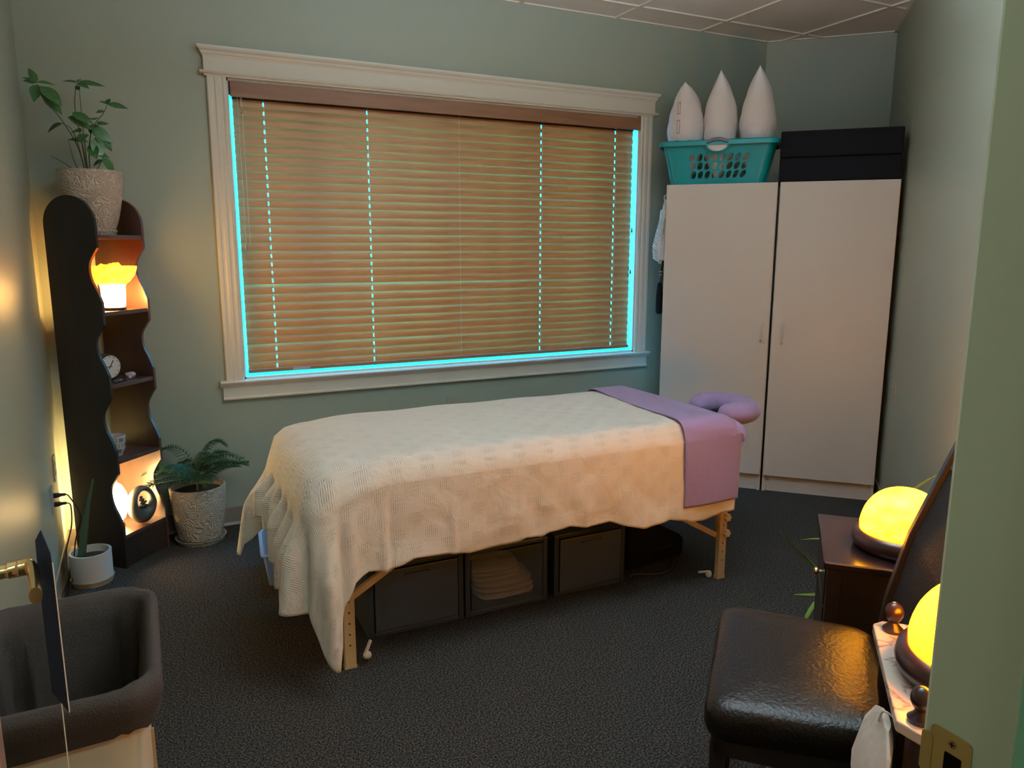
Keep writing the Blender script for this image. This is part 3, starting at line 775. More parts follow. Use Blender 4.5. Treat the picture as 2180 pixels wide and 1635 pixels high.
# bowl lamp on the fourth shelf
p = shp(.132, .060); bwl = empty('bowl_lamp', (p.x, p.y, SZ[3]+.001), 0, 'glowing amber bowl lamp on a bright stem, on the upper shelf compartment', 'lamp')
MB().lathe([(.001, 0), (.048, 0), (.050, .012), (.044, .016), (.001, .016)], 24).build('lamp_base', MAHOG, bwl, True)
MB().lathe([(.001, .016), (.046, .017), (.050, .06), (.052, .105), (.056, .118)], 24).build('lamp_stem', SALTW, bwl, True)
MB().lathe([(.050, .112), (.074, .130), (.095, .157), (.105, .186), (.107, .200), (.100, .200), (.086, .165), (.060, .136), (.001, .130)], 32).build('bowl', SALTY, bwl, True)
random.seed(5)
for k in range(9):
    m = MB(); s = random.uniform(.016, .030); rs = []
    q = [Vector((random.uniform(-1, 1), random.uniform(-1, 1), random.uniform(-1, 1))).normalized()*s for _ in range(14)]
    bm = bmesh.new(); [bm.verts.new(v) for v in q]; bmesh.ops.convex_hull(bm, input=bm.verts); me = bpy.data.meshes.new('crystal'); bm.to_mesh(me); bm.free(); me.materials.append(SALTY)
    o = bpy.data.objects.new('crystal', me); COL.objects.link(o); o.parent = bwl; a = k*2.4; r = .016*sqrt(k)+.004; o.location = (r*cos(a), r*sin(a), .172+.022*(r < .04))
# globe lamp on the bottom shelf
p = shp(.088, .150); gl_ = empty('globe_lamp', (p.x, p.y, SZ[0]+.001), 0, 'glowing pale yellow globe lamp on the bottom shelf behind the oval sculpture', 'lamp')
MB().lathe([(.001, 0), (.052, 0), (.055, .008), (.050, .020), (.001, .020)], 24).build('lamp_base', MAHOG, gl_, True)
MB().lathe([(.035, .020), (.060, .044), (.074, .085), (.078, .125), (.072, .165), (.054, .202), (.028, .222), (.001, .228)], 28).build('globe', SALTL, gl_, True)
# oval sculpture with cairn
p = shp(.172, .045); oc = empty('oval_sculpture', (p.x, p.y, SZ[0]+.001), atan2(fd.y, fd.x)-radians(14), 'dark oval stone sculpture with a hole framing stacked pebbles, on the bottom shelf', 'sculpture')
m = MB(); rs = []; NN = 40
for i in range(NN):
    a = 2*pi*i/NN; H = Vector((.070*cos(a), 0, .097+.095*sin(a))); hh = Vector((.033*cos(a)+.004, 0, .122+.042*sin(a)))
    md = (H+hh)/2; ou = (H-hh)/2; 
    rs.append([md+ou*cos(b*pi/6)+Vector((0, .034*sin(b*pi/6)*min(1, ou.length/.02), 0)) for b in range(12)])
rs.append(rs[0]); m.rings(rs, False, False).build('ring', STONE, oc, True, 80)
for k, (x, z, rx, rz) in enumerate(((.002, .0895, .024, .009), (.008, .106, .020, .008), (.000, .121, .016, .007), (-.002, .134, .010, .006))):
    MB().ball((x, 0, z), (rx, rx*.7, rz), 14, 8).build('pebble', STONE, oc, True)
# clock
p = shp(.135, .140); ck = empty('table_clock', (p.x, p.y, SZ[2]+.001), radians(38), 'small round black clock with white face on the middle shelf', 'clock')
def disc(r0, r1, y0, y1, mat_, nm, par, cap=True):
    m = MB(); m.rings([[(r*cos(2*pi*i/36), y, .062+r*sin(2*pi*i/36)) for i in range(36)] for r, y in ((r0, y0), (r1, y1))]); return m.build(nm, mat_, par, True, 40)
m = MB(); m.rings([[(r*cos(2*pi*i/36), y, .062+r*sin(2*pi*i/36)) for i in range(36)] for r, y in ((.054, .030), (.060, .024), (.061, -.020), (.059, -.026), (.055, -.026), (.054, -.021))]).build('clock_case', BLK, ck, True, 40)
face = disc(.0545, .0545, -.0212, -.0218, CLOCKF, 'clock_face', ck)
tk = MB()
for k in range(12):
    a = pi*k/6; c, s = cos(a), sin(a)
    L0, L1, wd = .043, .049, .0016
    tk.add([(L0*s-wd*c, -.0222, .062+L0*c+wd*s), (L1*s-wd*c, -.0222, .062+L1*c+wd*s), (L1*s+wd*c, -.0222, .062+L1*c-wd*s), (L0*s+wd*c, -.0222, .062+L0*c-wd*s)], [(0, 1, 2, 3)])
tk.build('hour_marks', BLK, face)
def hand(ang, L, wd, nm):
    a = radians(ang); c, s = cos(a), sin(a); m = MB()
    m.add([(-.012*s-wd*c, -.0226, .062-.012*c+wd*s), (L*s-wd*c, -.0226, .062+L*c+wd*s), (L*s+wd*c, -.0226, .062+L*c-wd*s), (-.012*s+wd*c, -.0226, .062-.012*c-wd*s)], [(0, 1, 2, 3)])
    m.build(nm, BLK, ck)
hand(33, .034, .0026, 'hour_hand'); hand(270, .048, .0018, 'minute_hand')
# stones on the middle shelf
def rock(x, y, z, s, m_, nm, label, seed, sq=(1, .8, .7)):
    random.seed(seed); bm = bmesh.new()
    for _ in range(26):
        v = Vector((random.gauss(0, 1), random.gauss(0, 1), random.gauss(0, 1))).normalized(); bm.verts.new((v.x*s*sq[0], v.y*s*sq[1], v.z*s*sq[2]))
    bmesh.ops.convex_hull(bm, input=bm.verts); me = bpy.data.meshes.new(nm); bm.to_mesh(me); zmin = min(v.co.z for v in me.vertices); bm.free(); me.materials.append(m_)
    o = bpy.data.objects.new(nm, me); COL.objects.link(o); q = shp(x, y); o.location = (q.x, q.y, z-zmin); return tag(o, label, 'stone')
rock(.205, .075, SZ[2]+.001, .022, ROCKL, 'crystal_stone', 'pale crystal stone at the right of the middle shelf', 11, (1.2, .8, .8))
rock(.185, .060, SZ[2]+.001, .010, ROCKL, 'crystal_stone', 'tiny grey stone beside the pale crystal on the middle shelf', 12)
for k, (x, y, s, lb) in enumerate(((.060, .012+.012, .014, 'dark pebble at the front left edge of the middle shelf'), (.105, .040, .016, 'dark flat pebble in the middle of the middle shelf'), (.135, .026, .012, 'small dark pebble right of the flat one on the middle shelf'), (.082, .030, .011, 'small dark pebble between two larger ones on the middle shelf'))):
    rock(x, y+.010, SZ[2]+.001, s, ROCKD, 'pebble', lb, 20+k, (1.2, .9, .5))
# patterned cup planter on the second shelf
p = shp(.085, .080); cp = empty('patterned_cup', (p.x, p.y, SZ[1]+.001), 0, 'small white cup planter with black hatched pattern on the second shelf', 'cup')
m = MB(); m.lathe([(.001, 0), (.022, .0), (.040, .040), (.043, .098), (.0395, .098), (.037, .045), (.020, .006), (.001, .006)], 32).build('cup_body', WHP, cp, True, 50)
m = MB()
def cupr(z): return .0224+(.040-.0224)*z/.040 if z < .04 else .040+.003*(z-.04)/.058
for r_ in range(3):
    for c_ in range(9):
        a0 = c_*2*pi/9+.10*r_; z0_ = .016+r_*.027
        for q in range(4):
            if (r_+c_) % 2:
                a1 = a0+q*.13; a2 = a1+.07; zz0, zz1 = z0_, z0_+.020
            else:
                a1 = a0; a2 = a0+.46; zz0 = z0_+q*.0055; zz1 = zz0+.003
            R_ = lambda z: cupr(z)+.0006
            m.add([(R_(z)*cos(a), R_(z)*sin(a), z) for a, z in ((a1, zz0), (a2, zz0), (a2, zz1), (a1, zz1))], [(0, 1, 2, 3)])
o = m.build('hatched_pattern', BLK, cp)
MB().lathe([(.001, .082), (.0385, .082)], 24).build('soil', SOIL, cp)

# ---------------------------------------------------------------- plants
def leaf_mesh(L, W, m_, bend=.15, fold=.18, nm='leaf'):
    mb = MB(); n = 7; rs = []
    for k in range(n+1):
        t = k/n; wd = W/2*sin(pi*min(1, t*1.02)**.8)**.9 if 0 < t < 1 else .0006
        z = -bend*L*t*t
        rs.append([(L*t, -wd, z+fold*wd), (L*t, 0, z), (L*t, wd, z+fold*wd)])
    mb.rings(rs, False, False, False); me = mb.mesh(nm, m_, True); return me
def put_leaf(me, parent, base, yaw_, pitch, roll=0, s=1):
    o = bpy.data.objects.new('leaf', me); COL.objects.link(o); o.parent = parent; o.location = base
    o.rotation_euler = (roll, -pitch, yaw_); o.scale = (s, s, s); return o
def pot(parent, r_top, r_bot, h, z0, mat_=POTM, saucer=None):
    prof = []
    for k in range(9):
        t = k/8; prof.append((r_bot+(r_top-r_bot)*sin(t*pi/2)**.8, z0+h*t))
    prof += [(r_top-.010, z0+h), (r_top-.012, z0+h-.03)]
    MB().lathe([(.001, z0)]+prof+[(r_top-.016, z0+h-.045)], 40).build('pot', mat_, parent, True, 55)
    MB().lathe([(.001, z0+h-.030), (r_top*.6, z0+h-.026), (r_top-.011, z0+h-.032)], 28).build('soil', SOIL, parent, True)
    if saucer:
        sr, shh = saucer
        MB().lathe([(.001, .0), (sr*.9, 0), (sr, shh), (sr-.006, shh), (sr*.88-.004, .006), (.001, .006)], 40).build('saucer', TERRA if mat_ is WHP else POTM, parent, True, 50)
p = shp(.143, .142)
p1 = empty('potted_plant', (p.x, p.y, SZ[4]+.001), 0, 'tall leafy plant in an embossed cream pot on top of the wavy shelf', 'plant')
pot(p1, .132, .085, .262, .022, saucer=(.094, .022))
px, py, pz = p1.location
def L1(x, z, dy=0): return Vector((x-px, 4.0-py+dy, z-pz))
st = [  # stems: points (x, z, dy)
    [(-.172, 1.80, 0), (-.19, 1.93, 0), (-.245, 2.05, 0), (-.31, 2.14, 0), (-.325, 2.20, 0)],
    [(-.165, 1.80, .01), (-.175, 1.95, .02), (-.19, 2.10, .02), (-.18, 2.19, .02), (-.17, 2.215, .02)],
    [(-.160, 1.80, -.01), (-.165, 1.98, -.01), (-.165, 2.18, -.01)],
    [(-.155, 1.80, 0), (-.150, 1.92, .0), (-.13, 2.02, .0), (-.08, 2.09, .0), (-.06, 2.13, 0)],
    [(-.150, 1.80, .02), (-.130, 1.84, .03), (-.10, 1.89, .03)],
    [(-.175, 1.80, .03), (-.24, 1.86, .04), (-.305, 1.90, .04)],
    [(-.180, 1.80, -.02), (-.21, 1.87, -.03), (-.225, 1.96, -.03)],
    [(-.168, 1.80, .0), (-.19, 1.95, -.02), (-.21, 2.01, -.04), (-.245, 2.03, -.05)]]
for s_ in st:
    MB().tube(spline([L1(*q) for q in s_], 4), [.0035-.0022*i/(4*(len(s_)-1)) for i in range(4*(len(s_)-1)+1)], 6).build('stem', STEM, p1, True)
lm = [leaf_mesh(.088, .040, LEAF), leaf_mesh(.115, .070, LEAF, .12, .1), leaf_mesh(.062, .032, LEAF, .2), leaf_mesh(.092, .056, LEAF, .3)]
LV = [(-.325, 2.20, 0, 175, 25, 2, 1), (-.325, 2.20, 0, 150, 65, 0, .8), (-.325, 2.20, 0, 10, 5, 0, .8), (-.325, 2.20, 0, 200, 5, 2, .8), (-.322, 2.19, 0, -110, -50, 3, .9),
      (-.310, 2.185, -.01, -30, -40, 1, 1.0), (-.31, 2.16, -.02, 20, -45, 1, 1.0),
      (-.17, 2.215, .02, 175, 12, 2, 1), (-.17, 2.215, .02, 5, 5, 0, 1.25), (-.17, 2.215, 0, 60, 40, 2, .6), (-.17, 2.21, 0, -45, -15, 2, 1), (-.165, 2.18, -.01, 120, 40, 2, .7),
      (-.06, 2.13, 0, 0, -2, 0, .95), (-.06, 2.13, 0, 150, 30, 2, .7), (-.062, 2.13, 0, 60, 55, 2, .7), (-.075, 2.10, 0, 200, -10, 2, .6),
      (-.24, 2.03, -.04, 180, -20, 3, .8), (-.22, 2.06, -.03, 10, -20, 1, .95), (-.20, 2.08, -.03, -20, -25, 1, .8), (-.15, 2.02, 0, 10, 0, 3, .9), (-.14, 2.0, .0, 60, 40, 2, .9),
      (-.13, 2.02, -.01, -20, -30, 3, 1), (-.12, 2.01, -.02, -5, -45, 3, 1.1), (-.11, 2.04, 0, 30, 20, 2, 1), (-.15, 1.96, -.03, 180, 10, 0, .9), (-.14, 1.95, -.03, -70, -50, 1, .7),
      (-.15, 1.93, -.03, -15, -20, 0, 1), (-.12, 1.98, -.03, -60, -70, 1, .85), (-.10, 1.90, .02, -10, -50, 3, .9), (-.10, 1.90, .02, 60, 20, 2, .7), (-.10, 1.89, .01, 190, -30, 2, .8), (-.17, 2.0, -.05, 140, 10, 3, .8), (-.12, 2.06, .02, 100, 30, 3, .8), (-.155, 1.99, -.05, 250, -20, 3, .8)]
for x, z, dy, ya, pi_, k, s in LV: put_leaf(lm[k], p1, L1(x, z, dy), radians(ya), radians(pi_), radians(48*cos(radians(ya))+random.uniform(-22, 22)), s)
# feathery pine in the floor pot
p2 = empty('potted_pine', (.195, 4.065, 0), 0, 'feathery green potted pine in an embossed cream pot on the carpet by the shelf', 'plant')
pot(p2, .136, .105, .272, .022, saucer=(.125, .024))
random.seed(8)
fr = [(165, .24, .16), (140, .20, .21), (-160, .22, .12), (-20, .20, .10), (8, .24, .17), (35, .20, .26), (-45, .17, .13), (-95, .16, .12), (-125, .18, .15), (60, .13, .2), (-70, .20, .05), (15, .17, .22), (180, .16, .2), (-10, .24, .04), (120, .12, .22), (150, .25, .10), (-170, .18, .24), (25, .22, .08), (-60, .14, .24), (-35, .24, .16), (90, .12, .10), (-110, .20, .22), (195, .24, .03), (0, .14, .26), (-80, .22, .14)]
MB().tube([(0, 0, .26), (.004, .002, .36), (0, 0, .42)], [.006, .005, .003], 6).build('stem', STEM, p2)
for (an, L, H) in fr:
    a = radians(an); m = MB(); bz = random.uniform(.30, .40)
    P = lambda t: Vector((cos(a)*L*t, sin(a)*min(L, .15 if sin(a) > 0 else L)*t, bz+H*t*1.4-H*1.05*t*t))
    m.tube([P(t/6) for t in range(7)], .0018, 4)
    for k in range(13):
        t = .12+.88*k/12; c = P(t)
        for sg_ in (-1, 1):
            Ln = .052*(1-.65*t)+.008; d = Vector((cos(a+sg_*1.0), sin(a+sg_*1.0), -.12)).normalized()
            m.tube([c, c+d*Ln], .0010, 3)
            for q in range(6):
                cc = c+d*Ln*(q+.5)/6
                for s2 in (-1, 1):
                    d2 = (d+Vector((cos(a)*.5, sin(a)*.5, s2*.9))).normalized()*.015; sd = d.cross(d2).normalized()*.0017
                    m.add([cc-sd, cc+sd, cc+d2], [(0, 1, 2)])
    m.build('frond', PINE, p2)
# small white pot with a single snake leaf
p3 = empty('snake_plant', (-.287, 3.735, 0), 0, 'single upright snake plant leaf in a small white pot against the left wall', 'plant')
pot(p3, .086, .084, .128, .020, WHP, saucer=(.090, .026))
m = MB(); rs = []
for k in range(15):
    t = k/14; wd = .016*(1-t**2.2)+.001; c = Vector((-.035+.055*t+.02*t*t, -.01, .12+.36*t)); tw = .3+.5*t
    rs.append([c+Vector((wd*cos(tw)*q, wd*sin(tw)*q, 0))+Vector((0, .004*(1-q*q), 0)) for q in (-1, -.5, 0, .5, 1)])
m.rings(rs, False, False, False); m.build('leaf', SNAKE, p3, True, solid=.003)
# long leaved aloe behind the nightstand
p4 = rempty('aloe_plant', 2.99, -.40, 0, 'long leaved aloe plant on the carpet between the nightstand and the cabinets', 'plant')
pot(p4, .10, .075, .16, .020, WHP, saucer=(.09, .02))
def blade(pts, w0, nm='leaf'):
    w0 *= 2.1
    pts = spline([Vector(q) for q in pts], 5); m = MB(); rs = []
    for k, c in enumerate(pts):
        t = k/(len(pts)-1); d = (pts[min(k+1, len(pts)-1)]-pts[max(k-1, 0)]).normalized(); s = d.cross(Vector((0, 0, 1))); s = s.normalized() if s.length > .05 else Vector((0, 1, 0)); n = s.cross(d)
        wd = w0*(1-t**1.8)+.0012
        rs.append([c-s*wd+n*wd*.5, c-n*wd*.25, c+s*wd+n*wd*.5, c-n*wd*.05])
    m.rings(rs).build(nm, ALOE, p4, True, 60)
blade([(0, 0, .16), (-.03, .08, .24), (-.07, .20, .30), (-.12, .35, .46)], .012)
blade([(0, 0, .16), (-.03, .10, .20), (-.06, .20, .19), (-.10, .28, .20)], .010)
blade([(0, 0, .16), (-.06, .10, .22), (-.10, .20, .17), (-.14, .25, .07)], .011)
blade([(0, 0, .16), (-.08, 0, .45), (-.13, -.07, .64), (-.14, -.157, .735)], .011)
blade([(0, 0, .16), (.05, -.02, .3), (.12, -.03, .38), (.2, -.02, .40)], .011)
blade([(0, 0, .16), (.04, .06, .3), (.08, .16, .36), (.12, .26, .34)], .010)

# ---------------------------------------------------------------- outlets and plugs
def outlet(name, loc_, rz, label, plugs=False):
    o = empty(name, loc_, rz, label, 'outlet')
    MB().box(-.0, -.036, -.058, .006, .036, .058).build('cover_plate', OUTLET, o, bevel=.002)
    for z in (-.020, .020):
        MB().box(.006, -.017, z-.014, .008, .017, z+.014).build('socket', OUTLET, o, bevel=.001)
        MB().box(.008, -.009, z-.005, .0084, -.006, z+.005).box(.008, .006, z-.005, .0084, .009, z+.005).build('slots', BLACKG, o)
    return o
outlet('wall_outlet', (WL, 3.735, .405), 0, 'wall outlet low on the left wall with two black plugs in it')
outlet('wall_outlet', (WL, 3.93, .50), 0, 'empty wall outlet on the left wall just behind the wavy shelf')
outlet('wall_outlet', (1.672, WB, .538), radians(-90), 'pale wall outlet under the window, peeking over the blanket')
outlet('wall_outlet', R(4.52, WR, .72), radians(90)+PHI, 'pale wall outlet on the right wall beside the cabinets')
for z, lb in ((.425, 'upper black plug in the left wall outlet with its cord'), (.385, 'lower black plug in the left wall outlet with its cord')):
    t = empty('power_plug', (WL+.008, 3.735, z), 0, lb, 'plug')
    MB().rings([[(x, y*s, zz*s) for y, zz in rrect(.011, .010, .004, 3)] for x, s in ((.0005, 1), (.014, 1), (.030, .62), (.046, .5))]).build('plug_body', BLK, t)
    e_ = z-.385
    m = MB().tube(spline([(.046, 0, 0), (.060, .01, -.02), (.052+e_, .03, -.12), (.020+e_, .035, -.24), (.022+e_*.5, -.02, -z+.05), (.005+e_*.5, -.13-e_, -z+.006), (.03, -.17, -z+.005), (.09, -.145-e_, -z+.005), (.13, -.10-e_, -z+.005)], 6), .0028, 6)
    m.build('cord', BLK, t, True)

# ---------------------------------------------------------------- cabinets
def cabinet(b0, b1, label, hand_left):
    # local x = depth (away from the room), local y = across
    w = b1-b0; t = rempty('storage_cabinet', 4.79, b0, 0, label, 'cabinet', 'white storage cabinets')
    d = .42; H = 1.875; tk = .018
    m = MB(); m.box(.020, 0, 0, d, tk, H).box(.020, w-tk, 0, d, w, H).box(.020, tk, H-tk, d, w-tk, H).box(d-.006, tk, .0, d, w-tk, H-tk).box(.020, tk, .100, d-.006, w-tk, .118)
    for z in (.55, .95, 1.35): m.box(.03, tk, z, d-.006, w-tk, z+tk)
    m.build('carcass', CABW, t)
    MB().box(.034, tk, 0, .046, w-tk, .100).build('plinth', CABW, t)
    dr_ = MB().box(0, .003, .106, .018, w-.003, H).build('door', CABW, t, bevel=.0015)
    yb = (.045 if hand_left else w-.075+.012)
    a = .0 
    hp = spline([(0, yb, .945), (-.026, yb, .948), (-.030, yb, .965), (-.030, yb, 1.035), (-.026, yb, 1.050), (0, yb, 1.053)], 4)
    m = MB(); rs = []
    for q in hp: rs.append([(q.x+.004*cos(k*pi/3)*(1), q.y+.006*sin(k*pi/3), q.z+(.004*cos(k*pi/3) if q.x > -.028 else 0)) for k in range(6)])
    m.rings(rs).build('handle', CABW, dr_, True)
    return t
cabinet(.045, .690, 'white storage cabinet, left one, behind the face cradle', True)
cabinet(-.602, .033, 'white storage cabinet, right one, against the right wall', False)

# basket ------------------------------------------------------------------
CT = 1.876
bs = rempty('laundry_basket', 4.80, .40, CT, 'teal plastic laundry basket with oval holes on top of the left cabinet', 'basket')
def basket():
    # local x depth 0..; y across
    hyB, hyT, hxB, hxT, H = .275, .330, .13, .17, .245
    cxb = .19
    m = MB()
    def corner_pts(t):
        hy = hyB+(hyT-hyB)*t; hx = hxB+(hxT-hxB)*t; return hx, hy
    def P(side, u, t, off=0):   # u in -1..1 across the flat of a side
        hx, hy = corner_pts(t); rc = .05; z = H*t
        if side == 'F': return (cxb-hx-off, u*(hy-rc), z)
        if side == 'B': return (cxb+hx+off, -u*(hy-rc), z)
        if side == 'L': return (cxb+u*(hx-rc), hy+off, z)
        return (cxb-u*(hx-rc), -hy-off, z)
    nseg = 8
    # corners: quarter cylinders
    nz = 6
    for sx, sy, a0 in ((-1, -1, 180), (-1, 1, 90), (1, 1, 0), (1, -1, 270)):
        rs = []
        for k in range(nz+1):
            t = k/nz; hx, hy = corner_pts(t)
            rs.append([(cxb+sx*(hx-.05)+.05*cos(radians(a0+90*q/6)), sy*(hy-.05)+.05*sin(radians(a0+90*q/6)), H*t) for q in range(7)])
        m.rings(rs, False, False, False)
    def panel(side, ncol, u0, u1, rows, t0, t1, holes=True):
        # grid of cells; the inner ones have slanted oval holes
        us = [-1]+[u0+(u1-u0)*i/ncol for i in range(ncol+1)]+[1]; ts = [0]+[t0+(t1-t0)*j/rows for j in range(rows+1)]+[1]
        for i in range(len(us)-1):
            for j in range(len(ts)-1):
                ua, ub, ta, tb = us[i], us[i+1], ts[j], ts[j+1]
                inner = holes and 0 < i < len(us)-2 and 0 < j < len(ts)-2
                if not inner:
                    m.add([P(side, ua, ta), P(side, ub, ta), P(side, ub, tb), P(side, ua, tb)], [(0, 1, 2, 3)])
                else:
                    N = 16; outer = []; inn = []
                    for q in range(N):
                        a = 2*pi*q/N+pi/4; c, s = cos(a), sin(a); k = 1/max(abs(c), abs(s))
                        outer.append(P(side, (ua+ub)/2+(ub-ua)/2*c*k, (ta+tb)/2+(tb-ta)/2*s*k))
                        ex_ = .74*c-.30*s; ez = .80*s
                        inn.append(P(side, (ua+ub)/2+(ub-ua)/2*ex_*1.02, (ta+tb)/2+(tb-ta)/2*ez*1.1))
                    m.add(outer+inn, [(q, (q+1) % N, N+(q+1) % N, N+q) for q in range(N)])
    panel('F', 8, -.72, .66, 3, .14, .74); panel('B', 8, -.6, .6, 3, .16, .72); panel('L', 4, -.7, .7, 3, .16, .72); panel('R', 4, -.7, .7, 3, .16, .72)
    # floor
    hx, hy = corner_pts(0); m.add([(cxb-hx, -hy+.05, 0), (cxb+hx, -hy+.05, 0), (cxb+hx, hy-.05, 0), (cxb-hx, hy-.05, 0)], [(0, 1, 2, 3)])
    bm_o = m.build('basket_body', TEAL, bs, False, solid=.003)
    # rim: rounded lip following the outline, dipping at the grip
    out = rrect(hxT+.022, hyT+.022, .065, 8, cxb, 0); inn = rrect(hxT-.004, hyT-.004, .046, 8, cxb, 0); mid = rrect(hxT+.014, hyT+.014, .06, 8, cxb, 0)
    MB().rings([[(*q, H-.020) for q in out], [(*q, H+.004) for q in out], [(*q, H+.012) for q in mid], [(*q, H+.010) for q in inn], [(*q, H-.006) for q in inn], [(*q, H-.006) for q in mid], [(*q, H-.020) for q in mid], [(*q, H-.020) for q in out]], False, False).build('rim', TEAL, bs, True, 40)
    # grips in front and at the back
    for sgx, xx in ((-1, cxb-hxT-.024), (1, cxb+hxT+.024)):
        m2 = MB(); rs = []
        for k in range(13):
            f = k/12; y = -.062+.124*f; arch = .016*sin(pi*f)
            rs.append([(xx+sgx*.002+.007*cos(q*pi/4), y, H-.004+arch+.011*sin(q*pi/4)) for q in range(8)])
        m2.rings(rs).build('grip', GREYP, bs, True)
        m3 = MB(); rs = [[(xx+.006*sgx*-1, .058*cos(radians(180*k/14)), H-.018-.038*sin(radians(180*k/14))) for k in range(15)]]
        rs.append([(x+sgx*.004, y, z) for x, y, z in rs[0]]); rs.append([(x+sgx*.004, y*1.12, z-.004) for x, y, z in rs[0]]); rs.append([(x, y*1.12, z-.004) for x, y, z in rs[0]]); 
        m3.rings(rs+[rs[0]], False, False, False).build('grip_rim', TEAL, bs)
        if sgx < 0: MB().add([(xx+.009, .057*cos(radians(180*k/14)), H-.020-.036*sin(radians(180*k/14))) for k in range(15)], [tuple(range(15))]).build('grip_opening', PILW, bs)
basket()
def pillow(name, b, a, thick, H, Dp, z, lean, label, pw=.75, seed=0, printed=False):
    t = rempty(name, a, b, z, label, 'pillow', 'white pillows standing in the teal basket')
    n = 28; m = MB(); V = []; F = []
    random.seed(seed); ph = random.uniform(0, 6)
    def pt(u, v, s):
        # u depth, v height ; outline pulled in between the corners
        X = Dp/2*u*(1-.05*(1-v*v)); Z = H/2*v*(1-.06*(1-u*u))
        th = max(0, (1-abs(u)**2.4))**.55*max(0, (1-abs(v)**2.0))**pw
        wr = 1+.05*sin(7*v+ph+3*u)*(1-v*v)+.025*sin(19*v+5*u+ph)
        return (X, s*thick/2*th*wr, H/2+Z)
    for s in (-1, 1):
        base = len(V)
        for i in range(n+1):
            for j in range(n+1): V.append(pt(-1+2*i/n, -1+2*j/n, s))
        for i in range(n):
            for j in range(n): F.append((base+i*(n+1)+j, base+(i+1)*(n+1)+j, base+(i+1)*(n+1)+j+1, base+i*(n+1)+j+1))
    m.add(V, F); me = m.mesh('cover', PILW, True)
    bm = bmesh.new(); bm.from_mesh(me); bmesh.ops.remove_doubles(bm, verts=bm.verts, dist=.0003); bmesh.ops.recalc_face_normals(bm, faces=bm.faces); bm.to_mesh(me); bm.free(); me.shade_smooth()
    o = bpy.data.objects.new('cover', me); COL.objects.link(o); o.parent = t
    t.rotation_euler = (radians(lean), 0, PHI)
    if printed:
        g = MB()
        # printed panel outlines near the front edge, following the bulge
        def strip(u0, v0, u1, v1, s, w_):
            k = 8
            for q in range(k):
                f0, f1 = q/k, (q+1)/k
                A = Vector(pt(u0+(u1-u0)*f0, v0+(v1-v0)*f0, s)); B = Vector(pt(u0+(u1-u0)*f1, v0+(v1-v0)*f1, s))
                nrm = Vector((-.6, s*.8, 0)); d = (B-A).normalized(); sd = d.cross(nrm).normalized()*w_
                g.add([A-sd+nrm*.004, A+sd+nrm*.004, B+sd+nrm*.004, B-sd+nrm*.004], [(0, 1, 2, 3)])
        for (u0, u1, v0, v1) in ((-.90, -.97, -.35, -.15), (-.93, -.975, .0, .25), (-.93, -.975, .38, .6)):
            for s in ((-1, 1) if v0 < -.2 else (1,)):
                strip(u0, v0, u1, v0, s, .0024); strip(u0, v1, u1, v1, s, .0024); strip(u0, v0, u0, v1, s, .0024); strip(u1, v0, u1, v1, s, .0024)
        g.build('printed_outline', PRINT, t)
    return t
pillow('pillow', .612, 5.0, .218,   .60, .25, CT+.012, 0, 'leftmost white pillow in the teal basket, with a printed panel', .50, 1, True)
pillow('pillow', .405, 5.0, .200, .655, .25, CT+.012, 0, 'middle white pillow in the teal basket, smooth and pointed', .72, 2)
pillow('pillow', .185, 5.0, .205, .665, .25, CT+.012, 0, 'rightmost white pillow in the teal basket, wrinkled and pointed', .68, 3)
# black padded box on the right cabinet
bb = rempty('black_box', 4.81, -.600, CT, 'long black padded box lying on the right cabinet', 'box')
MB().box(0, 0, 0, .38, .645, .135).build('lower_half', BLKFAB, bb, bevel=.008)
MB().box(.004, 0, .137, .38, .645, .285).build('upper_half', BLKFAB, bb, bevel=.008)
# things hanging on the side of the left cabinet
hk = rempty('woven_hanging', 4.97, .700, 0, 'white woven cotton hanging on the side of the left cabinet', 'wall hanging')
m = MB(); random.seed(3)
for k in range(26):
    t = k/25; z = 1.79-.36*t; wdt = .012+.075*sin(pi*min(1, t*.9)**.7)*(.6+.4*t); c0 = .010; 
    yo = c0+.080*t*(1-max(0, t-.8)*1.2); wdt *= 1-.6*max(0, t-.7)/.3
    pts = [(-wdt*.9, yo*.35, z-.03), (-wdt*.4, yo+.006, z), (0, yo+.010, z+.008), (wdt*.4, yo+.006, z), (wdt*.9, yo*.35, z-.03)]
    m.tube(spline(pts, 2), .0055, 5)
m.build('woven_cords', WHITEF, hk, True)
MB().rings([[(x*s, y, z) for x, z in ((-.05, 1.62), (0, 1.74), (.05, 1.62), (.062, 1.50), (.045, 1.42), (0, 1.395), (-.045, 1.42), (-.062, 1.50))] for y, s in ((.006, 1), (.050, .8))]).build('pocket', WHITEF, hk, bevel=.006)
MB().tube(spline([(0, .004, 1.82), (0, .022, 1.825), (0, .024, 1.80), (0, .006, 1.77)], 4), .004, 6).build('hanging_loop', WHITEF, hk, True)
um = rempty('umbrella', 4.94, .700, 0, 'black folded umbrella with strap hanging below the white woven piece', 'umbrella')
MB().lathe([(.001, 1.075), (.020, 1.080), (.024, 1.10), (.022, 1.20), (.016, 1.27), (.008, 1.28)], 10, 0, .030, True, True).build('canopy', BLKFAB, um, True)
MB().tube([(0, .026, 1.28), (0, .022, 1.34)], .012, 8).build('umbrella_handle', BLK, um)
MB().tube([(-.004, .024, 1.34), (-.002, .012, 1.45), (0, .006, 1.60)], .006, 6).build('strap', BLKFAB, um)
MB().box(-.012, .018, 1.345, .010, .040, 1.352).box(-.012, .018, 1.325, .010, .040, 1.330).build('buckle', STEEL, um)

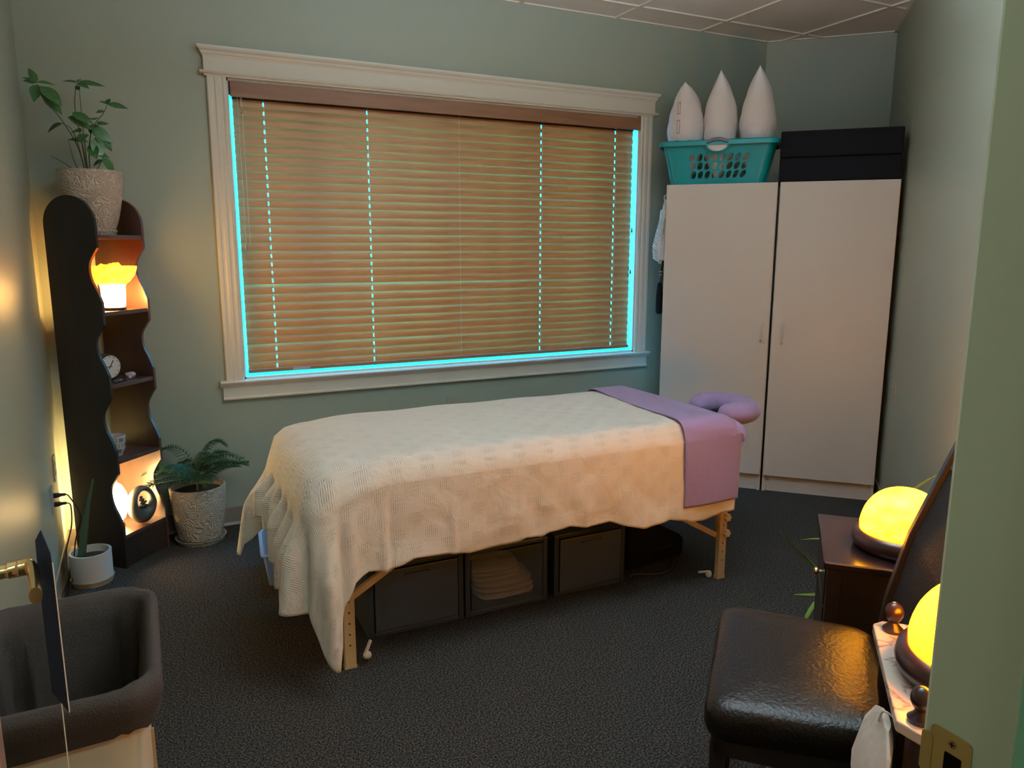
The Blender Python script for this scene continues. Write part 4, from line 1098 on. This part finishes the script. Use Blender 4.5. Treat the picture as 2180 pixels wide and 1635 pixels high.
# ---------------------------------------------------------------- nightstand
ns = rempty('nightstand', 2.255, -.600, 0, 'dark wood nightstand carrying the farther amber lamp, against the right wall', 'nightstand')
Wn, Dn, Hn = .435, .430, .600     # local x: along wall, local y: out to the room (front at y = Dn)
MB().box(0, 0, Hn-.022, Wn, Dn, Hn).build('top', DARKTOP, ns, bevel=.004)
for x in (.012, Wn-.050):
    for y in (.012, Dn-.050): MB().box(x, y, 0, x+.038, y+.038, Hn-.022).build('leg', DARK, ns, bevel=.002)
for x in (.020, Wn-.032): MB().box(x, .050, .235, x+.012, Dn-.050, Hn-.022).build('side_panel', DARK, ns)
MB().box(.05, .015, .235, Wn-.05, .025, Hn-.022).build('back_panel', DARK, ns)
dw = MB().box(.052, Dn-.024, .445, Wn-.052, Dn-.008, Hn-.030).build('drawer', DARK, ns, bevel=.002)
dw2 = MB().box(.052, Dn-.024, .245, Wn-.052, Dn-.008, .435).build('drawer', DARK, ns, bevel=.002)
for zk, d_ in ((.535, dw), (.34, dw2)):
    kb = MB(); kb.rings([[(Wn/2*0+.085+r*cos(q*pi/6), y, zk+r*sin(q*pi/6)) for q in range(12)] for r, y in ((.005, Dn-.008), (.005, Dn+.006), (.012, Dn+.012), (.012, Dn+.018), (.004, Dn+.022))]).build('knob', STEEL, d_, True)
MB().box(.03, .03, .215, Wn-.03, Dn-.03, .235).build('drawer_floor', DARK, ns)
MB().box(.03, .03, .090, Wn-.03, Dn-.03, .108).build('lower_shelf', DARK, ns)
def crumple(name, loc_, size, m_, label, cat, seed, seg=14):
    random.seed(seed); bm = bmesh.new(); bmesh.ops.create_icosphere(bm, subdivisions=3, radius=1)
    for v in bm.verts:
        n = v.co.normalized(); k = 1+.22*sin(5*n.x+seed)*sin(4*n.y+2*seed)+.16*sin(9*n.z+3*n.x+seed)+random.uniform(-.05, .05)
        v.co = Vector((n.x*size[0]*k, n.y*size[1]*k, max(n.z*size[2]*k, -size[2]*.9)))
    me = bpy.data.meshes.new(name); bm.to_mesh(me); bm.free(); me.materials.append(m_)
    o = bpy.data.objects.new(name, me); COL.objects.link(o); o.location = loc_; return tag(o, label, cat)
q = R(2.36, -.36, .108+.055)
bg = crumple('plastic_bag', q, (.075, .10, .058), BAG, 'crumpled translucent plastic bag on the lower shelf of the nightstand', 'bag', 4)
bg.rotation_euler = (0, 0, PHI)

def dome_lamp(a, b, z, label, m_, r=.125):
    t = rempty('dome_lamp', a, b, z, label, 'lamp', 'amber dome lamps on dark wooden bases')
    MB().lathe([(.001, .001), (r*.95, .001), (r*1.09, .012), (r*1.12, .028), (r*1.09, .046), (r*1.00, .056), (r*.97, .057), (.001, .050)], 48).build('wooden_base', MAHOG, t, True, 50)
    prof = [(r*.955, .0575)]
    for k in range(1, 16):
        an = radians(90*k/15); prof.append((r*.965*cos(an)**.85+.0005, .0575+(.130)*sin(an)))
    MB().lathe(prof, 48).build('onyx_shade', m_, t, True)
    return t
dome_lamp(2.44, -.395, Hn+.0005, 'glowing amber dome lamp with mottled shade on the nightstand', ONYX)

# ---------------------------------------------------------------- dining chair
ch = rempty('leather_chair', 1.845, -.09, 0, 'dark wooden chair with a padded brown leather seat in the right foreground', 'chair')
# local x along the wall direction, y towards the room (front)
SH = .500
m = MB(); seat = []
for d, z in ((.03, SH-.085), (.006, SH-.080), (0, SH-.060), (0, SH-.030), (.006, SH-.012), (.022, SH-.001), (.05, SH+.005), (.12, SH+.012)):
    seat.append([(x*(1+.05*y/.20), y-.005, z) for x, y in rrect(.262-d, .200-d, max(.055-d*.5, .02), 6)])
m.rings(seat).build('seat_cushion', LEATHER, ch, True, 60)
MB().box(-.235, -.175, .365, .235, -.150, .416).box(-.235, .150, .365, .235, .172, .416).box(-.240, -.15, .365, -.215, .15, .416).box(.215, -.15, .365, .240, .15, .416).build('seat_rail', DARK, ch)
for x in (-.235, .205):
    MB().rings([[(x+sx*(.034 if z > .3 else .028), .145+sy*(.034 if z > .3 else .028), z) for sx, sy in ((0, 0), (1, 0), (1, 1), (0, 1))] for z in (0, .40)]).build('leg', DARK, ch, bevel=.003)
ps = [(-.200, .0), (-.190, .25), (-.190, .46), (-.205, .60), (-.245, .78), (-.335, 1.04)]
for x in (-.205, .213):
    rs = []
    for y, z in ps: rs.append([(x, y-.054, z), (x+.030, y-.054, z), (x+.030, y-.014, z), (x, y-.014, z)])
    MB().rings(rs).build('back_post', DARK, ch, bevel=.003)
MB().rings([[(-.175, y, z), (.213, y, z), (.213, y-.016, z), (-.175, y-.016, z)] for y, z in ((-.226, .56), (-.270, .78), (-.335, .96))]).build('back_panel', BACKP, ch, bevel=.004)
MB().rings([[(-.175, y, z), (.213, y, z), (.213, y-.022, z), (-.175, y-.022, z)] for y, z in ((-.330, .965), (-.358, 1.04))]).build('top_rail', MAHOG, ch, bevel=.004)

# ---------------------------------------------------------------- marble table
TA0, TA1, TB0, TB1, HT = 1.222, 1.625, -.555, -.222, .740
tb = rempty('marble_table', TA0, TB0, 0, 'small marble topped table with wooden ball finials beside the doorway', 'table')
wa, wb = TA1-TA0, TB1-TB0
poly = [(.105, 0), (wa-.03, 0), (wa, .03), (wa, wb-.02), (wa-.02, wb), (.04, wb), (0, wb-.045), (0, .105)]
MB().prism(poly, HT-.020, HT).build('marble_top', MARB, tb, bevel=.003)
for (x, y) in ((.050, wb-.036), (wa-.041, wb-.034), (.125, .055), (wa-.05, .055)):
    lg = MB().lathe([(.012, 0), (.018, .01), (.016, .05), (.011, .07), (.019, .085), (.019, .16), (.012, .18), (.020, .21), (.017, .30), (.011, .34), (.020, .37), (.020, .42), (.012, .44), (.018, .48), (.013, .58), (.019, .62), (.019, HT-.0205)], 16, x, y, True, True).build('turned_leg', MAHOG, tb, True, 40)
    MB().lathe([(.019, HT+.0005), (.020, HT+.006), (.012, HT+.014), (.009, HT+.020), (.013, HT+.026), (.0175, HT+.036), (.0178, HT+.044), (.014, HT+.054), (.006, HT+.060), (.001, HT+.061)], 20, x, y, True, False).build('ball_finial', MAHOG, tb, True, 50)
for z in (.17, .41): MB().prism([(x*.92+.015, y*.92+.012) for x, y in poly], z-.012, z).build('lower_shelf', MAHOG if z > .3 else MAHOG, tb)
MB().box(.03, .10, HT-.075, wa-.03, wb-.055, HT-.021).build('apron', DARK, tb)
dome_lamp(1.43, -.378, HT+.0005, 'glowing amber dome lamp with smooth shade on the marble table', ONYX2)
# white paper bag hanging at the table's front
pbg = rempty('paper_bag', 1.325, -.208, 0, 'white crumpled paper bag hanging below the marble table edge', 'bag')
m = MB(); prof = [(.0, .700, .030, .006), (.005, .675, .070, .012), (.012, .63, .100, .018), (.014, .57, .108, .022), (.010, .50, .100, .022), (.004, .43, .078, .018), (.0, .38, .050, .012), (-.002, .35, .02, .006)]
rs = []
for (o_, z, w2, t2) in prof:
    r_ = []
    for k in range(14):
        an = 2*pi*k/14; wob = 1+.10*sin(3*an+z*18)
        r_.append((w2*1.15*cos(an)*wob+o_, t2*sin(an)*wob+.010*sin(z*25), z))
    rs.append(r_)
m.rings(rs).build('bag_body', PAPER, pbg)
MB().tube(spline([(-.01, -.02, .712), (0, -.004, .715), (.008, .0, .69)], 3), .002, 5).build('bag_handle', PAPER, pbg)

# ---------------------------------------------------------------- laundry hamper
hp = empty('laundry_hamper', (-.210, 1.765, 0), 0, 'cream laundry hamper with a grey cloth liner in the left foreground', 'hamper')
HH = .655; hw, hd = .184, .252
m = MB(); o1 = lambda s, z, g=0: [(x*s, y*s, z) for x, y in rrect(hw-.020+g, hd-.020+g, .075, 7)]
m.rings([o1(.90, 0), o1(.985, HH-.05), o1(1.0, HH-.02)], True, False).build('hamper_body', HAMP, hp, True, 40, solid=.004)
random.seed(9)
ol = rrect(hw, hd, .085, 10); NL = len(ol)
def ring(g, z, wob=0, zw=0, ph=0):
    r = []
    for i, (x, y) in enumerate(ol):
        L = sqrt(x*x+y*y); s = (L+g+wob*sin(i*1.1+ph)+wob*.6*sin(i*2.7+ph))/L
        r.append((x*s, y*s, z+zw*sin(i*.9+ph)+zw*.6*sin(i*2.1)))
    return r
m = MB()
m.rings([ring(.002, HH-.088, .002, .005, 2), ring(.006, HH-.068, .002, .002, 1), ring(.008, HH-.055, .001, .001), ring(.012, HH-.045, .002, .002), ring(.013, HH-.015, .001, .001), ring(.004, HH+.005, .001, .002), ring(-.012, HH+.006, .001, .002), ring(-.030, HH-.008, .001, .001), ring(-.045, HH-.06, .004, 0, 3), ring(-.055, HH-.20, .009, 0, 4), ring(-.065, HH-.40, .010, 0, 5), ring(-.09, HH-.56, .006, 0)], False, True)
m.build('cloth_liner', LINER, hp, True, 80)
for z_ in (.50, .30):
    MB().box(hw-.020, -hd+.03, z_-.05, hw-.014, -hd+.035, z_+.05).build('slat_edge', MAPLE, hp)
